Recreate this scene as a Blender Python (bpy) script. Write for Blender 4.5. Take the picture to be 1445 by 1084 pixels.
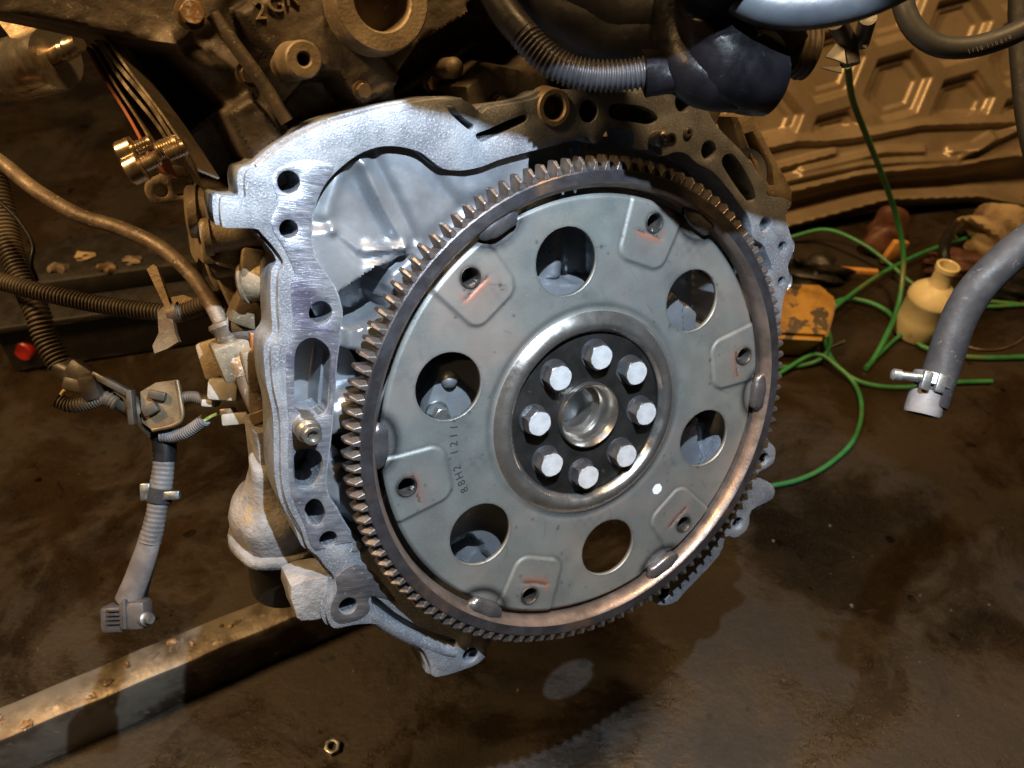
import bpy, bmesh, math, random
import numpy as np
from mathutils import Vector, Matrix
random.seed(7)
rng = np.random.default_rng(7)
for o in list(bpy.data.objects):
    bpy.data.objects.remove(o)
scene = bpy.context.scene
COL = scene.collection

# ------------------------------------------------------------------ camera, lights, exposure
F = 1200.0                       # focal length in pixels of the 1445 x 1084 photograph
PITCH = math.radians(44)
HC = 1.08 * math.sin(PITCH)      # camera height above the floor
SP, CP = math.sin(PITCH), math.cos(PITCH)
CR = np.array([1., 0, 0]); CD = np.array([0, -SP, -CP]); CF = np.array([0, CP, -SP])
CAMPOS = np.array([0, 0, HC])
def c2w(v): return CAMPOS + v[0]*CR + v[1]*CD + v[2]*CF
def c2wd(v): return v[0]*CR + v[1]*CD + v[2]*CF

cd_ = bpy.data.cameras.new('camera')
cam = bpy.data.objects.new('camera', cd_); COL.objects.link(cam)
cam.location = CAMPOS
cam.rotation_euler = (math.pi/2 - PITCH, 0, 0)
cd_.sensor_width = 36; cd_.lens = F/1445*36
cd_.clip_start = 0.01; cd_.clip_end = 50
cd_.dof.use_dof = True; cd_.dof.focus_distance = 0.44; cd_.dof.aperture_fstop = 14
scene.camera = cam

world = bpy.data.worlds.new('World'); scene.world = world; world.use_nodes = True
bg = world.node_tree.nodes['Background']
bg.inputs[0].default_value = (1.0, 0.62, 0.30, 1); bg.inputs[1].default_value = 0.02
scene.view_settings.view_transform = 'Standard'
scene.view_settings.look = 'None'
scene.view_settings.exposure = 0
scene.view_settings.gamma = 1

def lamp(name, kind, loc, target, energy, color, **kw):
    l = bpy.data.lights.new(name, kind); l.energy = energy; l.color = color
    for k, v in kw.items(): setattr(l, k, v)
    o = bpy.data.objects.new(name, l); COL.objects.link(o)
    o.location = loc
    d = Vector(target) - Vector(loc)
    o.rotation_euler = d.to_track_quat('-Z', 'Y').to_euler()
    return o
LED = np.array([.062, -.22, 0.0])
lp = c2w(LED); ld = c2wd(np.array([-0.03, 0.91, 1.0]))
lamp('led_torch', 'SPOT', lp, lp + ld, 27.5, (0.74, 0.87, 1.0), spot_size=math.radians(66), spot_blend=0.06, shadow_soft_size=0.004)
lamp('shop_lamp', 'AREA', (0.45, 0.45, 2.4), (0.4, 0.9, 0.1), 42.0, (1.0, 0.60, 0.25), shape='DISK', size=0.35)
lamp('shop_lamp_second', 'AREA', (-1.3, 0.1, 2.2), (-0.3, 0.6, 0.2), 56.0, (1.0, 0.61, 0.26), shape='DISK', size=0.35)

# ------------------------------------------------------------------ frames
EN = np.array([0.45740758, 0.28126123, -0.84360561])
EC = np.array([0.04259048, 0.01719335, 0.47166005])
ER = np.array([0.87909353, 0., 0.47664932])
EU = np.array([0.13406297, -0.95963124, -0.24725493])
def ray(px, py): return np.array([(px-722.5)/F, (py-542)/F, 1.])
def eng(px, py, w):              # photograph point -> engine-frame (u, v, w) on the plane w metres in front of the crank plate
    d = ray(px, py); c0 = EC + EN*w
    q = d*((c0 @ EN)/(d @ EN)) - c0
    return (float(q @ ER), float(q @ EU), w)
def uvp(pts, w): return [eng(x, y, w)[:2] for x, y in pts]
def C(px, py, z): return Vector(c2w(ray(px, py)*z))
def E(px, py, w):
    u, v, w = eng(px, py, w); return Vector(c2w(EC + ER*u + EU*v + EN*w))
def FL(px, py, h=0.0):
    d = c2wd(ray(px, py)); return Vector(CAMPOS + d*((h-HC)/d[2]))
mx = Matrix.Identity(4)
for i, v in enumerate((ER, EU, EN)):
    for j in range(3): mx[j][i] = c2wd(v)[j]
for j in range(3): mx[j][3] = c2w(EC)[j]
ENGM = mx

# ------------------------------------------------------------------ materials
MATS = {}
def mat(name, c1, c2=None, metal=0.0, rough=0.5, scale=60, thr=(0.35, 0.65), bump=0.0, bscale=400, stretch=None,
        rvar=0.15, fine=None, c3=None, scale3=12, thr3=(0.5, 0.7), coat=0.0, attr=None, spec=0.5, transl=0.0, bdist=.0006):
    m = bpy.data.materials.new(name); m.use_nodes = True; MATS[name] = m
    nt = m.node_tree; N = nt.nodes; L = nt.links
    b = N['Principled BSDF']
    tc = N.new('ShaderNodeTexCoord'); mp = N.new('ShaderNodeMapping')
    L.new(tc.outputs['Object'], mp.inputs['Vector'])
    if stretch: mp.inputs['Scale'].default_value = stretch
    def noise(sc, det=6, src=None, ro=0.6):
        n = N.new('ShaderNodeTexNoise'); n.inputs['Scale'].default_value = sc; n.inputs['Detail'].default_value = det
        n.inputs['Roughness'].default_value = ro
        L.new(src or tc.outputs['Object'], n.inputs['Vector']); return n
    def ramp(n, a, z):
        r = N.new('ShaderNodeMapRange'); r.inputs[1].default_value = a; r.inputs[2].default_value = z
        r.interpolation_type = 'SMOOTHSTEP'; L.new(n, r.inputs[0]); return r.outputs[0]
    def mix(fac, a, bb, mode='MIX'):
        x = N.new('ShaderNodeMix'); x.data_type = 'RGBA'; x.blend_type = mode
        if isinstance(fac, float): x.inputs[0].default_value = fac
        else: L.new(fac, x.inputs[0])
        for k, v in ((6, a), (7, bb)):
            if isinstance(v, tuple): x.inputs[k].default_value = (*v, 1)
            else: L.new(v, x.inputs[k])
        return x.outputs[2]
    col = c1
    n1 = noise(scale, src=mp.outputs[0])
    if c2: col = mix(ramp(n1.outputs[0], *thr), c1, c2)
    if c3: col = mix(ramp(noise(scale3, 4).outputs[0], *thr3), col, c3)
    if fine:                     # (colour, scale, thr_lo, thr_hi)
        col = mix(ramp(noise(fine[1], 3).outputs[0], fine[2], fine[3]), col, fine[0])
    if attr:                     # list of (attribute, colour, roughness) stains and darker edges carried by the mesh
        for an, ac in attr:
            a = N.new('ShaderNodeAttribute'); a.attribute_name = an
            col = mix(a.outputs['Fac'], col, ac)
    if isinstance(col, tuple): b.inputs['Base Color'].default_value = (*col, 1)
    else: L.new(col, b.inputs['Base Color'])
    b.inputs['Metallic'].default_value = metal
    n2 = noise(scale*2.3, 5, mp.outputs[0])
    mr = N.new('ShaderNodeMapRange'); mr.inputs[1].default_value = 0.3; mr.inputs[2].default_value = 0.7
    mr.inputs[3].default_value = max(0.03, rough-rvar); mr.inputs[4].default_value = min(1, rough+rvar)
    L.new(n2.outputs[0], mr.inputs[0]); L.new(mr.outputs[0], b.inputs['Roughness'])
    b.inputs['Coat Weight'].default_value = coat; b.inputs['Coat Roughness'].default_value = 0.15
    b.inputs['Specular IOR Level'].default_value = spec
    if transl:
        b.inputs['Subsurface Weight'].default_value = transl; b.inputs['Subsurface Radius'].default_value = (.01, .006, .003)
    if bump:
        n3 = noise(bscale, 5, mp.outputs[0]); bp = N.new('ShaderNodeBump'); bp.inputs['Strength'].default_value = bump
        bp.inputs['Distance'].default_value = bdist; L.new(n3.outputs[0], bp.inputs['Height']); L.new(bp.outputs[0], b.inputs['Normal'])
    return m
mat('cast', (.245, .265, .295), (.15, .165, .195), .35, .52, 60, (.38, .62), bump=.6, bscale=1000, fine=((.31, .335, .37), 900, .50, .68), c3=(.16, .16, .17), scale3=70, thr3=(.60, .72))
mat('cast_wall', (.30, .32, .345), (.20, .215, .24), .55, .36, 25, c3=(.20, .215, .235), scale3=16, thr3=(.45, .65), bump=.15, bscale=500, fine=((.20, .22, .25), 160, .68, .78))
mat('machined', (.40, .43, .48), (.27, .29, .36), .75, .38, 55, (.4, .62), bump=.4, bscale=260, stretch=(1, 7, 1), fine=((.52, .55, .60), 520, .58, .72),
    c3=(.19, .19, .27), scale3=30, thr3=(.50, .68))
mat('grimy', (.13, .105, .075), (.055, .042, .030), .25, .55, 22, bump=.6, bscale=420, fine=((.34, .27, .17), 520, .62, .78), c3=(.025, .02, .016), scale3=14, thr3=(.50, .68))
mat('tan_cast', (.30, .24, .16), (.17, .13, .085), .25, .55, 40, bump=.55, bscale=600, fine=((.50, .41, .27), 420, .60, .78), c3=(.10, .075, .045), scale3=25)
mat('dusty_cast', (.27, .262, .26), (.15, .143, .14), .1, .75, 60, bump=.9, bscale=420, bdist=.0009, fine=((.16, .12, .09), 130, .68, .76), c3=(.32, .22, .10), scale3=22, thr3=(.60, .75))
mat('flexplate', (.245, .265, .255), (.195, .212, .207), .55, .48, 30, bump=.12, bscale=1200, fine=((.275, .295, .285), 900, .5, .75),
    c3=(.315, .275, .25), scale3=11, thr3=(.46, .68), attr=[('dark', (.05, .052, .055)), ('rust', (.42, .19, .125))], rvar=.10)
mat('bead_steel', (.52, .52, .50), (.40, .40, .39), .9, .27, 30, bump=.05, bscale=900)
mat('ring_steel', (.105, .105, .122), (.07, .068, .076), .75, .40, 55, bump=.3, bscale=700, c3=(.19, .13, .095), scale3=30, thr3=(.52, .7))
mat('ring_heat', (.25, .195, .165), (.15, .12, .105), .65, .40, 60, bump=.3, bscale=700)
mat('tooth_steel', (.20, .185, .18), (.095, .08, .07), .75, .44, 160, bump=.35, bscale=700)
mat('weld', (.17, .165, .175), (.10, .10, .11), .7, .34, 90, bump=.3, bscale=500)
mat('hub_black', (.016, .015, .014), (.028, .026, .025), .35, .42, 45, bump=.15, bscale=900, fine=((.07, .065, .06), 240, .68, .80))
mat('bolt_side', (.21, .21, .22), (.12, .12, .13), .8, .36, 120, bump=.2, bscale=600)
mat('bolt_face', (.72, .74, .77), (.56, .58, .61), .35, .42, 170, bump=.3, bscale=900, fine=((.35, .36, .38), 420, .70, .78))
mat('bore', (.66, .63, .59), (.52, .49, .45), .95, .22, 60, stretch=(1, 1, 40), rvar=.06)
mat('nut_dark', (.11, .105, .10), (.055, .05, .045), .7, .45, 150, bump=.3, bscale=700)
mat('stamp_ink', (.035, .037, .04), None, .2, .6)
mat('machined_dark', (.22, .215, .225), (.13, .125, .135), .7, .40, 60, stretch=(1, 6, 1), bump=.4, bscale=260, fine=((.34, .34, .36), 300, .60, .74))
mat('white_paint', (.85, .86, .84), None, 0, .45)
mat('zinc', (.36, .375, .38), (.24, .25, .25), .85, .38, 150, bump=.2)
mat('stud', (.40, .39, .36), (.22, .21, .19), .85, .33, 120, stretch=(1, 1, 6), bump=.2)
mat('rubber', (.006, .006, .007), (.011, .011, .012), 0, .42, 60, bump=.25, bscale=350, rvar=.1, fine=((.035, .035, .035), 300, .66, .8), spec=.25)
mat('rubber_grey', (.032, .032, .034), (.017, .017, .020), 0, .62, 60, bump=.3, bscale=420, fine=((.10, .10, .105), 330, .62, .78), spec=.3)
mat('hose_light', (.050, .056, .064), (.032, .036, .044), 0, .42, 30, bump=.2, bscale=300)
mat('tape', (.0022, .0022, .0026), (.005, .0045, .0055), 0, .34, 45, bump=.6, bscale=90, fine=((.03, .027, .03), 260, .66, .8), spec=.12, bdist=.0010)
mat('conduit_black', (.022, .022, .026), (.034, .033, .036), 0, .38, 80, bump=.1, spec=.4)
mat('conduit_dusty', (.085, .065, .042), (.045, .034, .023), 0, .6, 40, bump=.2, fine=((.20, .155, .10), 300, .62, .78))
mat('conduit_grey', (.15, .145, .15), (.09, .086, .09), 0, .6, 60, bump=.4, bscale=300, fine=((.12, .10, .085), 160, .66, .76))
mat('plug_brown', (.055, .045, .034), (.03, .025, .02), 0, .5, 60, bump=.2)
mat('plug_white', (.34, .33, .31), (.22, .21, .19), 0, .6, 90, bump=.3, fine=((.25, .22, .18), 220, .64, .76))
mat('plug_dark', (.045, .045, .052), (.07, .065, .065), 0, .45, 70, bump=.2)
mat('bracket_steel', (.24, .18, .11), (.13, .09, .05), .55, .45, 45, bump=.3, c3=(.10, .06, .03), scale3=40)
mat('rust_tube', (.19, .145, .105), (.11, .08, .055), .35, .55, 70, bump=.5, bscale=500, fine=((.36, .30, .22), 260, .60, .74), c3=(.22, .11, .045), scale3=22, thr3=(.56, .70))
mat('rust_orange', (.34, .17, .045), (.18, .12, .07), .3, .6, 120, bump=.8, bscale=300, fine=((.46, .43, .38), 350, .50, .66))
mat('chrome_strip', (.50, .42, .30), (.34, .27, .18), .9, .25, 60, stretch=(1, 1, .2))
mat('solenoid', (.66, .60, .50), (.50, .43, .33), .9, .24, 40, bump=.1, c3=(.25, .13, .06), scale3=30, thr3=(.55, .7))
mat('tub_black', (.008, .007, .006), (.015, .012, .010), 0, .5, 30, bump=.3, fine=((.05, .038, .026), 200, .68, .8))
mat('red_cap', (.30, .015, .012), (.20, .010, .008), 0, .45, 60, bump=.2)
mat('hood_paint', (.28, .215, .14), (.21, .16, .10), .35, .36, 12, bump=.08, rvar=.06, fine=((.18, .12, .07), 90, .62, .78))
mat('green_hose', (.032, .20, .065), (.020, .125, .042), 0, .42, 30, bump=.1, c3=(.11, .15, .05), scale3=11, thr3=(.5, .66))
mat('cream_plastic', (.66, .58, .36), (.55, .47, .28), 0, .45, 25, bump=.15, fine=((.42, .34, .19), 70, .62, .76), transl=.15)
mat('yellow_plastic', (.34, .18, .018), (.17, .085, .010), 0, .45, 25, bump=.25, fine=((.035, .024, .012), 38, .52, .57))
mat('orange_scrap', (.50, .24, .06), (.36, .16, .04), 0, .65, 60, bump=.4)
mat('red_scrap', (.10, .038, .02), (.06, .022, .012), 0, .6, 60, bump=.4)
mat('tan_rag', (.30, .22, .12), (.18, .13, .07), 0, .85, 30, bump=.8, bscale=150, c3=(.12, .08, .05), scale3=25)
mat('beam_steel', (.30, .27, .22), (.13, .105, .08), .5, .42, 16, (.40, .62), bump=.6, bscale=140, fine=((.40, .36, .29), 90, .60, .74), c3=(.050, .035, .022), scale3=13, thr3=(.46, .62))
mat('pebble', (.16, .13, .09), (.09, .07, .05), 0, .8, 100, bump=.5)
mat('copper', (.30, .10, .05), None, .5, .5)
mat('orange_plastic', (.42, .16, .055), (.30, .11, .04), 0, .5, 50, bump=.3)
mat('green_wire', (.32, .52, .22), None, 0, .5)
mat('yellow_wire', (.42, .33, .12), None, 0, .5)

def floor_material():
    m = bpy.data.materials.new('floor_concrete'); m.use_nodes = True; MATS['floor'] = m
    nt = m.node_tree; N = nt.nodes; L = nt.links; b = N['Principled BSDF']
    tc = N.new('ShaderNodeTexCoord')
    def noise(s, d=6, r=.6, dist=0.0):
        n = N.new('ShaderNodeTexNoise'); n.inputs['Scale'].default_value = s; n.inputs['Detail'].default_value = d
        n.inputs['Roughness'].default_value = r; n.inputs['Distortion'].default_value = dist
        L.new(tc.outputs['Object'], n.inputs['Vector']); return n.outputs[0]
    def rng_(n, a, z, lo=0., hi=1.):
        r = N.new('ShaderNodeMapRange'); r.interpolation_type = 'SMOOTHSTEP'
        for k, v in enumerate((a, z, lo, hi)): r.inputs[k+1].default_value = v
        L.new(n, r.inputs[0]); return r.outputs[0]
    def mix(f, a, c):
        x = N.new('ShaderNodeMix'); x.data_type = 'RGBA'; L.new(f, x.inputs[0])
        for k, v in ((6, a), (7, c)):
            if isinstance(v, tuple): x.inputs[k].default_value = (*v, 1)
            else: L.new(v, x.inputs[k])
        return x.outputs[2]
    c = mix(rng_(noise(5, 10, .72, .8), .40, .60), (.0205, .0132, .0068), (.0105, .0068, .0034))
    c = mix(rng_(noise(1.7, 7, .65, .5), .47, .60), c, (.0050, .0036, .0023))
    c = mix(rng_(noise(19, 9, .78, 1.2), .57, .66), c, (.0036, .0024, .0015))
    c = mix(rng_(noise(11, 10, .8, .3), .58, .74), c, (.036, .026, .016))
    c = mix(rng_(noise(55, 8, .8), .60, .72), c, (.030, .022, .014))
    c = mix(rng_(noise(70, 4, .6, .5), .66, .70), c, (.0045, .0022, .0015))
    c = mix(rng_(noise(420, 4, .7), .52, .70), c, (.030, .0215, .0135))
    c = mix(rng_(noise(300, 3, .6), .36, .26), c, (.004, .0028, .0018))
    c = mix(rng_(noise(36, 2, .4, .2), .705, .715), c, (.0032, .0016, .0011))
    c = mix(rng_(noise(150, 3, .6), .72, .76), c, (.11, .088, .058))
    L.new(c, b.inputs['Base Color'])
    r = rng_(noise(7, 6, .65, .5), .40, .60, .22, .62)
    L.new(r, b.inputs['Roughness'])
    bp = N.new('ShaderNodeBump'); bp.inputs['Strength'].default_value = .55; bp.inputs['Distance'].default_value = .0012
    L.new(noise(110, 10, .75), bp.inputs['Height']); L.new(bp.outputs[0], b.inputs['Normal'])
floor_material()

# ------------------------------------------------------------------ mesh helpers
def smooth(me, ang=35):
    me.polygons.foreach_set('use_smooth', [True]*len(me.polygons))
    me.set_sharp_from_angle(angle=math.radians(ang))
def add(name, me, m, parent=None):
    o = bpy.data.objects.new(name, me); COL.objects.link(o)
    if m:
        me.materials.clear(); me.materials.append(MATS[m])
    if parent is not None: o.parent = parent
    return o
def mk(name, V, Fc, m, parent=None, ang=35):
    me = bpy.data.meshes.new(name); me.from_pydata([tuple(v) for v in V], [], [tuple(f) for f in Fc]); me.update()
    bm = bmesh.new(); bm.from_mesh(me); bmesh.ops.recalc_face_normals(bm, faces=bm.faces); bm.to_mesh(me); bm.free()
    smooth(me, ang); return add(name, me, m, parent)
def tag(o, label=None, cat=None, group=None, kind=None):
    for k, v in (('label', label), ('category', cat), ('group', group), ('kind', kind)):
        if v: o[k] = v
    return o
def empty(name, loc=(0, 0, 0), mw=None):
    o = bpy.data.objects.new(name, None); COL.objects.link(o); o.empty_display_size = .02
    if mw is not None: o.matrix_world = mw
    else: o.location = loc
    return o
def catmull(P, k=8, closed=False):
    P = [Vector(p) for p in P]; n = len(P); out = []
    rngi = range(n) if closed else range(n-1)
    for i in rngi:
        p1, p2 = P[i], P[(i+1) % n]
        p0 = P[i-1] if (closed or i > 0) else p1*2-p2
        p3 = P[(i+2) % n] if (closed or i+2 < n) else p2*2-p1
        for j in range(k):
            t = j/k
            out.append(.5*((2*p1)+(p2-p0)*t+(2*p0-5*p1+4*p2-p3)*t*t+(3*p1-p0-3*p2+p3)*t**3))
    if not closed: out.append(P[-1])
    return out
def resample(P, step):
    P = [Vector(p) for p in P]; d = [0]
    for a, b in zip(P, P[1:]): d.append(d[-1]+(b-a).length)
    n = max(2, int(d[-1]/step)); out = []; j = 0
    for i in range(n+1):
        s = d[-1]*i/n
        while j < len(d)-2 and d[j+1] < s: j += 1
        t = (s-d[j])/max(1e-9, d[j+1]-d[j]); out.append(P[j].lerp(P[j+1], t))
    return out, d[-1]
def tube(name, pts, r, m, parent=None, seg=14, corr=0.0, pitch=.004, step=None, spline=True, cap=True, wob=0.0, taper=None, flat=1.0):
    if spline: pts = catmull(pts, 10)
    st = step or (pitch/6 if corr else r*.7)
    P, Ln = resample(pts, st)
    T = [(P[min(i+1, len(P)-1)]-P[max(i-1, 0)]).normalized() for i in range(len(P))]
    ref = Vector((0, 0, 1)) if abs(T[0].z) < .9 else Vector((1, 0, 0))
    x = T[0].cross(ref).normalized(); V = []; Fc = []
    for i, (p, t) in enumerate(zip(P, T)):
        x = (x-t*x.dot(t)).normalized(); y = t.cross(x)
        s = Ln*i/(len(P)-1); rr = r
        if taper: rr = r*(taper[0]+(taper[1]-taper[0])*i/(len(P)-1))
        if corr:
            c = math.cos(2*math.pi*s/pitch); rr += corr*math.copysign(abs(c)**.5, c)
        for k in range(seg):
            a = 2*math.pi*k/seg
            q = rr*(1+(wob*math.sin(3*a+s*90)*math.sin(s*140+a) if wob else 0))
            V.append(p+(x*math.cos(a)+y*math.sin(a)*flat)*q)
    for i in range(len(P)-1):
        for k in range(seg):
            a, b = i*seg+k, i*seg+(k+1) % seg
            Fc.append((a, b, b+seg, a+seg))
    if cap:
        Fc.append(tuple(range(seg))[::-1]); Fc.append(tuple(range((len(P)-1)*seg, len(P)*seg)))
    return mk(name, V, Fc, m, parent, 60 if not corr else 80)
def lathe(name, prof, m, parent=None, seg=48, mw=None, ang=35, close=False):   # prof: (r, z)
    V = []; Fc = []; n = len(prof)
    for k in range(seg):
        a = 2*math.pi*k/seg
        for r, z in prof: V.append(Vector((r*math.cos(a), r*math.sin(a), z)))
    for k in range(seg):
        for i in range(n if close else n-1):
            a, b = k*n+i, k*n+(i+1) % n; c, d = ((k+1) % seg)*n+(i+1) % n, ((k+1) % seg)*n+i
            Fc.append((a, b, c, d))
    if mw is not None: V = [mw @ v for v in V]
    me = bpy.data.meshes.new(name); me.from_pydata([tuple(v) for v in V], [], Fc); me.update()
    bm = bmesh.new(); bm.from_mesh(me); bmesh.ops.remove_doubles(bm, verts=bm.verts, dist=1e-7)
    bmesh.ops.recalc_face_normals(bm, faces=bm.faces); bm.to_mesh(me); bm.free()
    smooth(me, ang); return add(name, me, m, parent)
def frame(loc, axis, spin=0.0):            # matrix whose local z points along axis
    q = Vector(axis).to_track_quat('Z', 'Y')
    return Matrix.Translation(loc) @ q.to_matrix().to_4x4() @ Matrix.Rotation(spin, 4, 'Z')
def box(name, size, mw, m, parent=None, bev=.0008, taper=1.0):
    sx, sy, sz = [s/2 for s in size]; bm = bmesh.new()
    vs = [bm.verts.new((x*sx*(taper if z > 0 else 1), y*sy*(taper if z > 0 else 1), z*sz)) for x in (-1, 1) for y in (-1, 1) for z in (-1, 1)]
    for f in ((0, 1, 3, 2), (4, 6, 7, 5), (0, 4, 5, 1), (2, 3, 7, 6), (0, 2, 6, 4), (1, 5, 7, 3)): bm.faces.new([vs[i] for i in f])
    if bev: bmesh.ops.bevel(bm, geom=list(bm.edges), offset=bev, segments=2, affect='EDGES', profile=.5)
    bmesh.ops.recalc_face_normals(bm, faces=bm.faces)
    for v in bm.verts: v.co = mw @ v.co
    me = bpy.data.meshes.new(name); bm.to_mesh(me); bm.free(); smooth(me, 40)
    return add(name, me, m, parent)
def circle(cx, cy, r, n=28, ry=None, rot=0.0):
    ry = ry or r; out = []
    for i in range(n):
        a = 2*math.pi*i/n; x, y = r*math.cos(a), ry*math.sin(a)
        out.append((cx+x*math.cos(rot)-y*math.sin(rot), cy+x*math.sin(rot)+y*math.cos(rot)))
    return out
def plate(name, outer, holes, w, thick, m, parent=None, bev=.0007, mw=None, ang=30):
    """flat casting with an outline and openings: front face at w, thickness going back"""
    bm = bmesh.new(); es = []
    for loop in [outer]+holes:
        vs = [bm.verts.new((p[0], p[1], w)) for p in loop]
        es += [bm.edges.new((vs[i], vs[(i+1) % len(vs)])) for i in range(len(vs))]
    bmesh.ops.triangle_fill(bm, use_beauty=True, use_dissolve=False, edges=es, normal=(0, 0, 1))
    ret = bmesh.ops.extrude_face_region(bm, geom=list(bm.faces))
    for g in ret['geom']:
        if isinstance(g, bmesh.types.BMVert): g.co.z -= thick
    bmesh.ops.recalc_face_normals(bm, faces=bm.faces)
    if bev:
        sharp = [e for e in bm.edges if len(e.link_faces) == 2 and e.calc_face_angle(0) > 1.2 and abs(e.verts[0].co.z-w) < 1e-6 and abs(e.verts[1].co.z-w) < 1e-6]
        bmesh.ops.bevel(bm, geom=sharp, offset=bev, segments=2, affect='EDGES', profile=.5, clamp_overlap=True)
    if mw is not None:
        for v in bm.verts: v.co = mw @ v.co
    me = bpy.data.meshes.new(name); bm.to_mesh(me); bm.free(); smooth(me, ang)
    return add(name, me, m, parent)
def sdf(poly, X, Y):
    """signed distance (negative inside) and nearest point of a polygon for grids X, Y"""
    P = np.array(poly); D = np.full(X.shape, 1e9); QX = X.copy(); QY = Y.copy(); ins = np.zeros(X.shape, bool)
    for i in range(len(P)):
        (x1, y1), (x2, y2) = P[i], P[(i+1) % len(P)]
        dx, dy = x2-x1, y2-y1; l2 = dx*dx+dy*dy+1e-18
        t = np.clip(((X-x1)*dx+(Y-y1)*dy)/l2, 0, 1); qx, qy = x1+t*dx, y1+t*dy
        d = np.hypot(X-qx, Y-qy); s = d < D
        D = np.where(s, d, D); QX = np.where(s, qx, QX); QY = np.where(s, qy, QY)
        c = ((y1 > Y) != (y2 > Y)) & (X < (x2-x1)*(Y-y1)/(y2-y1+1e-18)+x1); ins ^= c
    return np.where(ins, -D, D), QX, QY
def pdist(line, X, Y):
    D = np.full(X.shape, 1e9)
    for (x1, y1), (x2, y2) in zip(line, line[1:]):
        dx, dy = x2-x1, y2-y1; t = np.clip(((X-x1)*dx+(Y-y1)*dy)/(dx*dx+dy*dy+1e-18), 0, 1)
        D = np.minimum(D, np.hypot(X-x1-t*dx, Y-y1-t*dy))
    return D
def sst(x): x = np.clip(x, 0, 1); return x*x*(3-2*x)
def relief(name, b, n, base, ops, mask, skirt, m, parent=None, mw=None, ang=50):
    """cast or pressed wall: height field W over (u, v), cut to the mask outline, with sides going back by skirt"""
    u = np.linspace(b[0], b[1], n[0]); v = np.linspace(b[2], b[3], n[1]); X, Y = np.meshgrid(u, v)
    if mask is not None:
        d, qx, qy = sdf(mask, X, Y); ins = d <= 0
        keepv = ins.copy()
    else: ins = np.ones(X.shape, bool); qx, qy = X, Y
    X2 = np.where(ins, X, qx); Y2 = np.where(ins, Y, qy)
    W = base(X2, Y2) if callable(base) else np.full(X.shape, base)
    for op in ops:
        if op[0] == 'poly':
            d, _, _ = sdf(op[1], X2, Y2); mk_ = sst(.5-d/(2*op[3])); t = op[2](X2, Y2) if callable(op[2]) else op[2]
            W = W*(1-mk_)+t*mk_
        elif op[0] == 'ridge': W = W+op[2]*np.exp(-(pdist(op[1], X2, Y2)/op[3])**2)
        elif op[0] == 'fn': W = op[1](X2, Y2, W)
    ny, nx = X.shape; idx = -np.ones(X.shape, int); V = []; Fc = []
    f = ins[:-1, :-1] | ins[1:, :-1] | ins[:-1, 1:] | ins[1:, 1:]
    used = np.zeros(X.shape, bool); used[:-1, :-1] |= f; used[1:, :-1] |= f; used[:-1, 1:] |= f; used[1:, 1:] |= f
    idx[used] = np.arange(used.sum()); V = np.stack([X2[used], Y2[used], W[used]], 1).tolist()
    js, is_ = np.nonzero(f); cnt = {}
    for j, i in zip(js, is_):
        q = (idx[j, i], idx[j, i+1], idx[j+1, i+1], idx[j+1, i]); Fc.append(tuple(int(k) for k in q))
        for a, c in zip(q, q[1:]+q[:1]):
            k = (min(a, c), max(a, c)); cnt[k] = None if k in cnt else (int(a), int(c))
    if skirt:
        mp = {}
        for e in [e for e in cnt.values() if e]:
            for k in e:
                if k not in mp:
                    mp[k] = len(V); V.append([V[k][0], V[k][1], V[k][2]-skirt])
            Fc.append((e[1], e[0], mp[e[0]], mp[e[1]]))
    if mw is not None: V = [mw @ Vector(v) for v in V]
    me = bpy.data.meshes.new(name); me.from_pydata([tuple(v) for v in V], [], Fc); me.update(); me.validate()
    smooth(me, ang); return add(name, me, m, parent)
def blob(name, loc, size, m, parent=None, amp=.25, seed=0, sub=3, flat_bottom=True, mw=None):
    bm = bmesh.new(); bmesh.ops.create_icosphere(bm, subdivisions=sub, radius=1); r = random.Random(seed)
    ph = [(r.uniform(1, 4), r.uniform(1, 4), r.uniform(1, 4), r.uniform(0, 6)) for _ in range(6)]
    for v in bm.verts:
        c = v.co.copy(); k = 1+amp*sum(math.sin(a*c.x*2+b*c.y*2+d*c.z*2+e) for a, b, d, e in ph)/3
        c *= k
        if flat_bottom: c.z = max(c.z, -.55)
        v.co = Vector((c.x*size[0], c.y*size[1], (c.z+.55)*size[2] if flat_bottom else c.z*size[2]))
        if mw is not None: v.co = mw @ v.co
        v.co += Vector(loc)
    me = bpy.data.meshes.new(name); bm.to_mesh(me); bm.free(); smooth(me, 40); return add(name, me, m, parent)
def hexbolt_mesh(name, af, h, flange_r, flange_h, m):
    V = []; Fc = []; n = 48
    rings = []
    for kind in range(5):
        ring = []
        for k in range(n):
            a = 2*math.pi*k/n; th = (a % (math.pi/3))-math.pi/6; R = af/2/math.cos(th)
            if kind == 0: r, z = flange_r, 0
            elif kind == 1: r, z = flange_r*.97, flange_h
            elif kind == 2: r, z = R, flange_h*1.05
            elif kind == 3: r, z = R, h-max(0, (R-af/2))*.45-af*.010
            else: r, z = min(R, af/2*1.03)*.965, h
            ring.append(len(V)); V.append((r*math.cos(a), r*math.sin(a), z))
        rings.append(ring)
    for A, B in zip(rings, rings[1:]):
        for k in range(n): Fc.append((A[k], A[(k+1) % n], B[(k+1) % n], B[k]))
    Fc.append(tuple(rings[0])[::-1]); top = len(Fc); Fc.append(tuple(rings[-1]))
    me = bpy.data.meshes.new(name); me.from_pydata(V, [], Fc); me.update()
    for mm in m: me.materials.append(MATS[mm])
    me.polygons[top].material_index = len(m)-1
    smooth(me, 25); return me
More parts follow.
